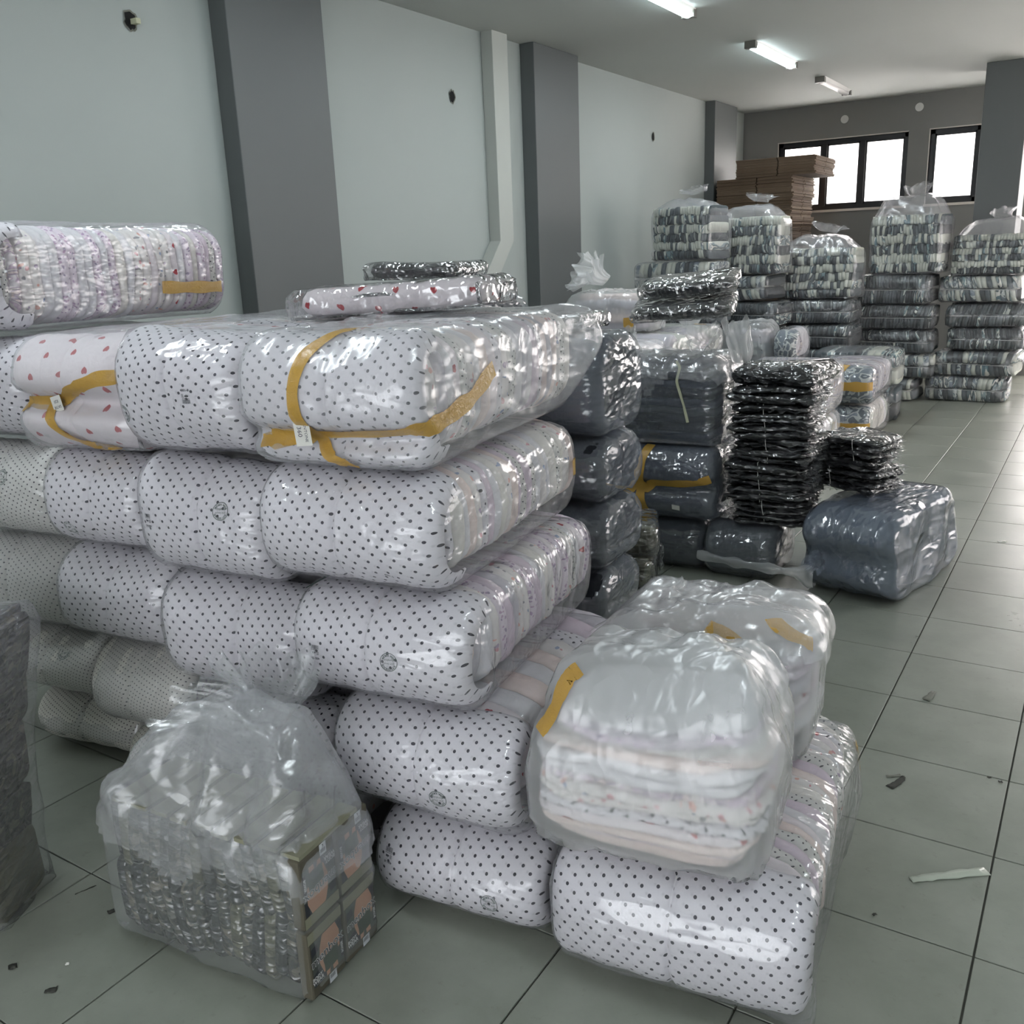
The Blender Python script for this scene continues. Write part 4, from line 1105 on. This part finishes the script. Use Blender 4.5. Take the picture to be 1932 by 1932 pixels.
# column further left behind the pile
for i in range(5):
    dbale(['hidden floor bale of the dark column behind the second pink column', 'hidden second bale of the dark column behind the second pink column', 'hidden third bale of the dark column behind the second pink column', 'hidden fourth bale of the dark column behind the second pink column', 'hazy dark bag under the two black packets at the top of the pile'][i],
          -2.36, 1.35, [0, .31, .62, .93, 1.24][i], .60, .56, .30 if i < 4 else .315, 4, 110+i, 'navy', n=3, fh=.04 if i < 4 else .026)
packet('shiny black packet under another one, highest on the pile', (-2.43, 1.56), 1.572, .42, .34, .045, 8, 'pack_black', 116, amp=.006)
packet('topmost shiny black packet in front of the downpipe casing', (-2.42, 1.56), 1.632, .44, .34, .065, 12, 'pack_black', 117, amp=.008)
# olive packets
for i in range(3):
    packet(['olive packet on the floor behind the pink pile', 'olive packet in the middle of the little olive stack', 'crumpled shiny olive packet topmost of the little olive stack'][i], (-1.79, 2.16), .0+i*.165, .36, .34, .15, 6+i*7, 'pack_olive', 120+i, roll=0, filmm='film_crisp', fringe=.02, name='garment_packet', cat='packet')

dbale('black bale on the floor under the navy bale with the tape cross', -1.93, 2.80, 0, .62, .60, .275, 3, 130, n=4)
t, fb, cb = dbale('navy bale in hazy film with an amber tape cross on its end', -1.915, 2.76, .29, .76, .62, .40, 3, 131, 'navy', NV, 'film_navy' if 0 else 'film_dark', n=5, pinch=(-.02, .05, .04), fh=.024)
ribbon('horizontal_tape', fb, [(-.32, -.30, .17), (-.15, -.34, .175), (.05, -.34, .185), (.2, -.34, .20), (.36, -.32, .25)], .050, t)
ribbon('vertical_tape', fb, [(-.01, -.22, .41), (-.03, -.32, .36), (-.04, -.34, .25), (-.035, -.34, .12), (.0, -.30, .02)], .050, t)
f = Flat(); f.rect(-.022, -.015, .022, .015); decal('paper_label', f.all(), fb, (.17, -.34, .085), (1, 0, -.1), (.1, 0, 1), (0, -1, 0), t, 'paper', off=.004, label='small white paper label')
t, fb = sack('open clear bag of stacked black garments with a cream ribbon hanging down its front', (-1.87, 3.06), .705, .63, .48, .44, .17, 3, ['black', 'charcoal', 'black', 'navy', 'black'], 9, 132, 'film_dark', parts=True, wide=1.03, dm=.35, iters=50, grav=.002, ridge=(.013, 14), slack=(1.10, 1.10, 1.05), fh=.022, amp=.010, drape=.72)
ribbon('ribbon', fb, [(.10, -.26, .50), (.11, -.27, .42), (.09, -.27, .34), (.12, -.27, .24), (.15, -.27, .12)], .014, t, 'twine', off=.006)
ruffle('bunched_film', t, (.20, -.16, .50), (.3, -.6, .6), .13, .04, .10, 'film_white', 7, 5)
ruffle('bunched_film', t, (.33, -.02, .42), (.2, -.1, 1), .20, .05, .09, 'film_white', 8, 4)
ruffle('bunched_film', t, (-.22, -.14, .44), (-.3, -.4, .8), .12, .08, .14, 'film_white', 9, 4)
packet('lower black packet slumped on the open bag of black garments', (-1.80, 2.98), 1.39, .52, .30, .07, 14, 'pack_black', 133, roll=-4, pitch=12)
packet('upper black packet with bright creases on the open bag of black garments', (-1.78, 3.05), 1.50, .50, .30, .07, 10, 'pack_black', 134, roll=-4, pitch=10)

# bundles of black garments in polybags tied with string
def bundle(label, c, z0, w, d, h, yaw, n, seed, strings=((0, 0),), roll=0, pitch=0, mat='pack_black', group=None, jag=.02):
    rs = random.Random(seed); t = thing('garment_bundle', label, 'bundle', (c[0], c[1], z0), rad(pitch, roll, yaw), group)
    wp = make_warp(w, d, h, seed, .010); N = Noise(seed+50, 8); N2 = Noise(seed+51, 8)
    for i in range(n):
        z = -h/2+i*h/n+rs.uniform(-.15, .15)*h/n*(i > 0)
        V, F, U = slab('Z', w*rs.uniform(.90, 1.05), d*rs.uniform(.93, 1.04), .035, z+.002, z+h/n*1.12, 56, .012, rs, (rs.uniform(-.012, .012), rs.uniform(-.012, .012), 0), rings=((0, .80), (.1, .93), (.35, 1.0), (.55, 1.02), (.8, .96), (1, .82)))
        V = V+N(V, 38)*.006+N2(V, 90)*.003; V[:, 2] += Noise(seed*7+i, 5)(V*np.array([1, 1, 0]), 9)[:, 2]*.007; V = wp(V)
        # drawn in where the string bites
        for sx, _ in strings:
            k = np.exp(-((V[:, 0]-sx)/.03)**2)*(V[:, 1] < 0); V[:, 1] += k*.02
        mk('packet', V, F, mat, t, U)
    for sx, _ in strings:
        pts = []
        for a in np.linspace(0, 2*PI, 33)[:-1]:
            yy, zz = math.cos(a), math.sin(a); m = max(abs(yy), abs(zz))
            pts.append((sx+.008*math.sin(a*2), yy/m*(d/2+.004)+(.012 if yy < -.9*m else 0), h/2+zz/m*(h/2+.004)))
        SV = []
        for k_, p in enumerate(pts):
            p = Vector(p); cdir = (Vector((p.x, 0, h/2))-p).normalized()
            for j_ in range(5): a_ = j_/5*2*PI; SV.append(tuple(p+Vector((1, 0, 0))*.0018*math.cos(a_)+cdir*.0018*math.sin(a_)))
        si = np.arange(len(pts)*5).reshape(-1, 5); s2 = np.roll(si, -1, axis=0)
        mk('string', SV, np.stack([si, np.roll(si, -1, axis=1), np.roll(s2, -1, axis=1), s2], -1).reshape(-1, 4), 'string', t)
    # loose polybag edges sticking out round the packets
    FV, FF = [], []
    for i in range(n*2):
        z = (i+.5)*h/(n*2); m_ = 44; base_ = len(FV)
        for j in range(m_):
            th = j/m_*2*PI; ca, sa = math.cos(th), math.sin(th); k_ = 1/max(abs(ca)/(w/2), abs(sa)/(d/2)); k_ = min(k_, .5*math.hypot(w, d)*.93)
            o_ = rs.uniform(.004, .034) if j % 2 else .002
            FV.append((ca*k_*.9, sa*k_*.9, z)); FV.append((ca*(k_+o_), sa*(k_+o_), z+rs.uniform(-.012, .012)))
        for j in range(m_): jn = (j+1) % m_; FF.append((base_+2*j, base_+2*jn, base_+2*jn+1, base_+2*j+1))
    mk('film_fringe', FV, FF, 'film_crisp', t, smooth=False)
    return t
bx, by = -1.295, 3.02
bundle('flat tied bundle of black packets, lowest of the black stack', (bx, by), .315, .42, .36, .115, 8, 4, 141, ((-.03, 0),))
bundle('thick tied bundle of black packets, second from the bottom of the black stack', (bx, by), .435, .44, .38, .20, 3, 6, 142, ((-.04, 0),))
bundle('tied bundle of black packets, third from the bottom of the black stack', (bx+.01, by), .64, .42, .36, .12, -3, 4, 143, ((.0, 0),))
bundle('tied bundle of black packets with one corner hanging down its front', (bx+.0, by), .765, .42, .36, .17, 5, 5, 144, ((-.03, 0),))
bundle('loose pair of black packets near the top of the black stack', (bx+.02, by), .94, .44, .36, .085, 0, 2, 145, ())
bundle('puffy glossy black packet topmost of the black stack', (bx+.04, by), 1.03, .44, .36, .09, -6, 1, 146, ())
bundle('fan of black packets lying on the big dark sack, lower one', (-.94, 3.28), .445, .38, .32, .14, -20, 4, 147, ((-.06, 0),), pitch=-3)
bundle('fan of black packets lying on the big dark sack, upper one', (-.94, 3.28), .60, .36, .32, .13, -14, 4, 148, ((.05, 0),))
t, fb, cb = dbale('clear bag of dark garments on the floor under the black stack', -1.41, 2.80, 0, .40, .46, .30, 2, 151, 'charcoal', n=4, fh=.024)
V = []
nseg = 18
for i in range(25):
    s = i/24; c = Vector((-.22+.62*s, -.235-.02*math.sin(s*3), .115-.03*s)); rr = .024*(1+.18*math.sin(s*23)+.1*math.sin(s*41))*(1 if s < .85 else 1+2.2*(s-.85)/.15)
    for j in range(nseg): a = j/nseg*2*PI; V.append((c.x, c.y+rr*math.cos(a)*.8, c.z+rr*math.sin(a)*(1+.1*math.sin(4*a+i))))
idx = np.arange(25*nseg).reshape(25, nseg); nx = np.roll(idx, -1, axis=1)
mk('rolled_film', V, np.stack([idx[:-1], nx[:-1], nx[1:], idx[1:]], -1).reshape(-1, 4), 'film_white', t)
t, fb, cb = bale('big slate-blue sack in wrinkled film lying on the floor beside the black stack', -.865, 2.74, 0, .48, .93, .44, -12, seed=152, cov='slate', pal=['slate', 'navy', 'slate', 'charcoal'], n=7, filmm='film_blue', crease=False, cr=.17, fh=.02, ridge=(.016, 13), slack=(1.08, 1.08, 1.05), iters=26, pinch=(-.01, .06, .08), r=.12, amp=.014)
ruffle('bunched_film', t, (-.12, -.44, .17), (-.5, -1, -.1), .06, .02, .09, 'film_blue', 12, 6)

# ------------------------------------------------------------------ pale bales in the middle distance
PW = ['white', 'stone', 'cream', 'grey', 'plaid']
for i, z in enumerate((0, .345)):
    t, fb, cb = bale(['floor bale with hand-inked amber tape at the aisle, under another taped bale', 'upper of the two aisle bales, its end buried in amber tape'][i], -1.83, 6.5, z, .60, 1.0, .335, 1, seed=160+i, cov='camo_blue', pal=PW, n=12, parts=True, filmm='film', crease=False, group=None)
    ribbon('horizontal_tape', fb, [(-.30, -.42, .17), (-.2, -.5, .17), (0, -.52, .17), (.15, -.52, .17), (.27, -.45, .17)], .055 if i == 0 else .08, t)
    ribbon('vertical_tape', fb, [(-.1, -.38, .34), (-.1, -.48, .3), (-.1, -.52, .17), (-.1, -.48, .03)], .055 if i == 0 else .11, t)
    if i: ribbon('loose_tape', fb, [(-.26, -.36, .34), (-.15, -.42, .33), (0, -.42, .33), (.08, -.44, .31)], .10, t)
    else:
        f = Flat(); f.text('4  W', 0, 0, .05); decal('marker_writing', f.all(), fb, (-.06, -.52, .17), (1, 0, 0), (0, 0, 1), (0, -1, 0), t, 'ink', off=.006)
for i, z in enumerate((0, .41)):
    bale(['white floor bale behind the black stack', 'white bale whose top shows above the black stack'][i], -1.98, 5.35, z, .68, .75, .40, 2, seed=165+i, cov='white', pal=PW, n=5, filmm='film_milky', crease=False)
for i, z in enumerate((0, .345)):
    bale(['hidden pale floor bale under the sack with a brown tag', 'hidden pale bale carrying the sack with a brown tag'][i], -2.52, 6.45, z, .72, .8, .335, 2, seed=168+i, cov='white', pal=PW, n=4, filmm='film_milky', crease=False, fh=.05)
bale('small clear bale of pale striped cotton beside the sack with a brown tag', -2.29, 6.50, .69, .21, .6, .29, 2, seed=171, cov='camo_blue', pal=PW, n=7, filmm='film', crease=False)
t, fb = sack('upright translucent sack with a brown lettered tag, standing in the middle distance', (-2.655, 6.70), .69, .44, .40, .34, .26, 4, ['navy', 'plaid', 'grey', 'camo_blue', 'white'], 6, 172, 'film_white', parts=True, wide=1.05, dm=.35, ridge=(.012, 14), fh=.03)
f = Flat(); f.rect(-.05, -.03, .05, .03); decal('brown_tag', f.all(), fb, (-.05, -.22, .05), (1, 0, 0), (0, 0, 1), (0, -1, 0), t, 'carton', off=.004)
f = Flat(); f.text('LUIT', 0, 0, .045); decal('tag_lettering', f.all(), fb, (-.05, -.22, .05), (1, 0, 0), (0, 0, 1), (0, -1, 0), t, 'ink', off=.008)
for j, (x, y, w, d, ls) in enumerate(((-2.78, 3.60, .66, .76, ('hidden floor bale of the pale stack behind the open black bag', 'second bale of the pale stack behind the open black bag', 'third bale of the pale stack behind the open black bag', 'pale bale with a sheen on top, directly behind the open black bag')),
        (-2.98, 4.45, .96, 1.15, ('hidden floor bale of the wide pale stack', 'second bale of the wide pale stack', 'third bale of the wide pale stack', 'wide pale bale with a film tuft, carrying the tied sack')))):
    for i in range(4):
        t, fb, cb = bale(ls[i], x, y, i*.283, w, d, .272, 0, seed=180+j*5+i, cov='grey', pal=PW, n=4, filmm='film_milky' if i > 2 else 'film', crease=False, fh=.045 if i < 3 else .03)
ruffle('film_tuft', t, (.25, .40, .26), (-.2, -.1, 1), .19, .06, .17, 'film_white', 15, 4)
ribbon('tape_patch', fb, [(.30, .34, .28), (.40, .34, .28)], .04, t)
t, fb = sack('tied white sack with a ruffled top, standing beside the middle column', (-3.08, 4.78), 1.138, .70, .44, .27, .20, 6, ['plaid', 'cream', 'peach', 'plaid', 'grey'], 5, 190, 'film_white', parts=True, wide=1.06, dm=.4, ridge=(.013, 14), fh=.026)
ruffle('ruffled_top', t, (-.08, -.06, .36), (-.8, -.35, .35), .22, .05, .15, 'film_white', 16, 8, flat=.9)
ruffle('ruffled_top', t, (-.06, -.06, .36), (-.5, -.4, .6), .18, .05, .13, 'film_white', 18, 8, flat=.9)
ribbon('tape_patch', fb, [(.14, -.22, .06), (.22, -.22, .06)], .07, t)
for i in range(2):
    cross_bale(['low camouflage floor bale behind the aisle bales', 'low camouflage bale whose grey top shows behind the aisle bales'][i], (-1.95, 7.93), i*.35, .80, .62, .34, 3, 12, ['camo_mid', 'slate', 'charcoal', 'camo_pale', 'stone'], 195+i, 'film_far', parts=False, tiers=2, fh=.05, seam=True)

# ------------------------------------------------------------------ camouflage bale stacks along the back
PL = ['camo_pale', 'camo_mid', 'stone', 'slate', 'camo_blue', 'charcoal', 'stone']
PD = ['camo_dark', 'charcoal', 'slate', 'camo_dark', 'charcoal', 'camo_dark', 'slate', 'camo_mid']
PLB = lambda ti: (['stone', 'stone', 'stone', 'camo_pale', 'stone', 'slate'] if ti % 2 else ['camo_dark', 'slate', 'camo_mid', 'charcoal', 'stone'])
def stack(where, y, levels, sk, seed):
    z = 0
    for i, (cx, w, h, kind) in enumerate(levels):
        nm = ('floor', 'second', 'third', 'fourth', 'fifth', 'sixth')[i]
        tone = 'dark grey' if kind == 'd' else 'pale camouflage'
        lbl = f'{tone} bale, {nm} from the floor in the stack {where}' if i else f'{tone} floor bale of the stack {where}'
        vis = kind in 'dl'
        cross_bale(lbl, (cx, y+.30), z, w, .58, h-.010, random.Random(seed+i).uniform(-3, 5), 26 if kind == 'd' else 17, PD if kind == 'd' else PL, seed+i, 'film_far', parts=False, tiers=2, fh=.045, seam=True, lean=.25, nn=12, name='camouflage_bale', r=.07, amp=.010, slack=(1.03, 1.03, 1.02))
        z += h
    cx, w, h, top = sk
    t, fb = sack(f'tall camouflage sack topping the stack {where}', (cx, y+.30), z, w, .54, h, top*1.9, random.Random(seed).uniform(-4, 4), PL, 24, seed+9, 'film_far', axis='X', tiers=6, parts=False, wide=1.03, palfn=PLB, dm=.42, ridge=(.012, 12), fh=.035, grav=.0006, slack=(1.07, 1.07, 1.04), amp=.008, name='camouflage_sack', inner=.93)
    ruffle('bunched_film', t, (.06, 0, h+top*1.2), (random.Random(seed).uniform(-.3, .3), 0, 1), top*.6, w*.12, w*.2, 'film_far', seed, 6, flat=.7)
stack('beside the left wall', 7.02, [(-3.62, .80, .32, 'l'), (-3.62, .80, .32, 'l'), (-3.56, .80, .32, 'd'), (-3.54, .80, .30, 'd'), (-3.58, .84, .34, 'l')], (-3.50, .64, .50, .10), 200)
stack('second from the left wall', 7.72, [(-3.15, .78, .31, 'd'), (-3.15, .78, .31, 'd'), (-3.12, .76, .28, 'd'), (-3.10, .76, .26, 'd'), (-3.20, .78, .27, 'l')], (-3.08, .66, .56, .12), 220)
stack('with the lowest sack on top', 8.42, [(-2.58, .80, .31, 'd'), (-2.58, .80, .31, 'd'), (-2.56, .82, .26, 'd'), (-2.58, .84, .26, 'd')], (-2.57, .82, .52, .13), 240)
stack('in front of the window gap', 9.00, [(-1.95, .74, .26, 'l'), (-1.84, .84, .26, 'l'), (-1.86, .82, .255, 'd'), (-1.87, .82, .265, 'd'), (-1.90, .82, .32, 'd')], (-1.78, .74, .60, .17), 260)
stack('in front of the right column', 9.18, [(-1.12, .82, .275, 'l'), (-1.04, .82, .275, 'l'), (-.98, .74, .24, 'd'), (-.98, .78, .25, 'd'), (-1.06, .80, .29, 'l')], (-.98, .76, .40, .14), 280)

# ------------------------------------------------------------------ flattened cartons in the back corner
rs = random.Random(9); z = 0; k = 0
ORD = 'first second third fourth fifth sixth seventh eighth ninth tenth eleventh twelfth thirteenth fourteenth fifteenth sixteenth seventeenth eighteenth nineteenth twentieth twenty-first twenty-second twenty-third twenty-fourth'.split()
hs = []
while sum(hs) < 2.68: hs.append(rs.choice([.11, .125, .14, .10]))
NB = len(hs)
for h in hs:
    k += 1
    top = z > 2.45
    dx = .26 if top else rs.uniform(-.02, .02); dd = rs.uniform(-.02, .02)
    t = thing('carton_bundle', f'bundle of flattened brown cartons, {ORD[NB-k]} from the top of the corner stack' if k < NB else 'topmost bundle of flattened brown cartons, sticking out to the right', 'cartons', (-3.765+dx, 10.50+dd, z), (0, 0, rs.uniform(-.02, .02)), 'flattened carton bundles in the back corner')
    n = 7; V, F = [], []
    for i in range(n):
        a = rs.uniform(-.008, .008); b = rs.uniform(-.015, .015); th = h/n
        # two leaves per carton with a folded flap line between them
        for x0, x1 in ((-.48+a, .02+a), (.035+a, .47+b)):
            v, f = box_vf(x0, x1, -.49+b, .0+b, i*th+.001, (i+1)*th-.001, len(V)); V += v; F += f
            v, f = box_vf(x0, x1, .012+b, .49+a, i*th+.001, (i+1)*th-.001, len(V)); V += v; F += f
    mk('carton_sheets', V, F, 'carton', t, smooth=False, kind='stuff')
    z += h+.001

# ------------------------------------------------------------------ scraps on the tiles
def scrap(label, pts, mat, seed, name='tape_scrap', cat='scrap', wr=.004):
    rs = random.Random(seed); cx = sum(p[0] for p in pts)/len(pts); cy = sum(p[1] for p in pts)/len(pts)
    t = thing(name, label, cat, (cx, cy, 0))
    # ragged strip along the points
    V = []; W_ = pts[0][2]
    P = []
    for a, b in zip(pts[:-1], pts[1:]):
        for i in range(6): P.append([a[j]+(b[j]-a[j])*i/6 for j in range(3)])
    P.append(list(pts[-1]))
    for i, p in enumerate(P):
        q = P[min(i+1, len(P)-1)]; o = P[max(i-1, 0)]; dx, dy = q[0]-o[0], q[1]-o[1]; L = math.hypot(dx, dy) or 1; nx_, ny_ = -dy/L, dx/L
        for s in (-1, -.3, .3, 1): w = p[2]/2*s*(1+rs.uniform(-.18, .18)); V.append((p[0]+nx_*w-cx, p[1]+ny_*w-cy, .0015+rs.uniform(0, wr)))
    idx = np.arange(len(P)*4).reshape(-1, 4)
    Q = np.stack([idx[:-1, :-1], idx[1:, :-1], idx[1:, 1:], idx[:-1, 1:]], -1).reshape(-1, 4)
    o = mk('strip', V, Q, mat, t); so = o.modifiers.new('t', 'SOLIDIFY'); so.thickness = .0006
scrap('long strip of dirty clear tape stuck on the tile near the front right', [(-0.183, 0.676, 0.022), (-0.121, 0.729, 0.03), (-0.009, 0.818, 0.036)], 'debris_tape', 400)
scrap('crumpled grey scrap on the tile right of the front sacks', [(-0.325, 1.125, 0.025), (-0.301, 1.185, 0.02), (-0.298, 1.215, 0.012)], 'debris_dark', 401)
scrap('thin frayed scrap just above the crumpled grey one', [(-0.347, 1.188, 0.01), (-0.307, 1.218, 0.012)], 'debris', 402)
scrap('faint grey smear-like scrap across a joint in the aisle', [(-0.324, 1.815, 0.03), (-0.309, 1.904, 0.018)], 'debris', 403)
scrap('grey torn scrap on the floor at the lower left', [(-1.937, -0.794, 0.012), (-1.916, -0.774, 0.02)], 'debris_dark', 404)
scrap('small dark ragged scrap at the left picture edge', [(-2.095, -0.795, 0.022), (-2.086, -0.777, 0.02)], 'debris_dark', 405)
scrap('dark crumb beside the left corner of the camouflage bag', [(-2.054, -0.535, 0.016), (-2.049, -0.518, 0.014)], 'debris_dark', 406)
scrap('thin dark thread left of the camouflage bag', [(-2.208, -0.534, 0.003), (-2.189, -0.479, 0.003)], 'debris_dark', 407)
scrap('dark smudge-like scrap in front of the camouflage bag', [(-1.74, -0.523, 0.014), (-1.7, -0.488, 0.012)], 'debris_dark', 408)
scrap('tiny white chip on the floor at the lower left', [(-1.976, -0.712, 0.007), (-1.969, -0.706, 0.007)], 'paper', 409)
scrap('small dark crumb on a joint beside the front bale', [(-0.244, 0.48, 0.008), (-0.237, 0.491, 0.008)], 'debris_dark', 410)
scrap('pair of small dark flakes near the long joint at the right', [(-0.063, 1.34, 0.01), (-0.051, 1.339, 0.008)], 'debris_dark', 411)
scrap('small dark flake nearest the thick joint at the right', [(-0.029, 1.326, 0.012), (-0.016, 1.33, 0.01)], 'debris_dark', 412)
scrap('pale torn scrap on a joint far down the aisle', [(-0.291, 4.065, 0.02), (-0.252, 4.094, 0.02)], 'paper', 413)
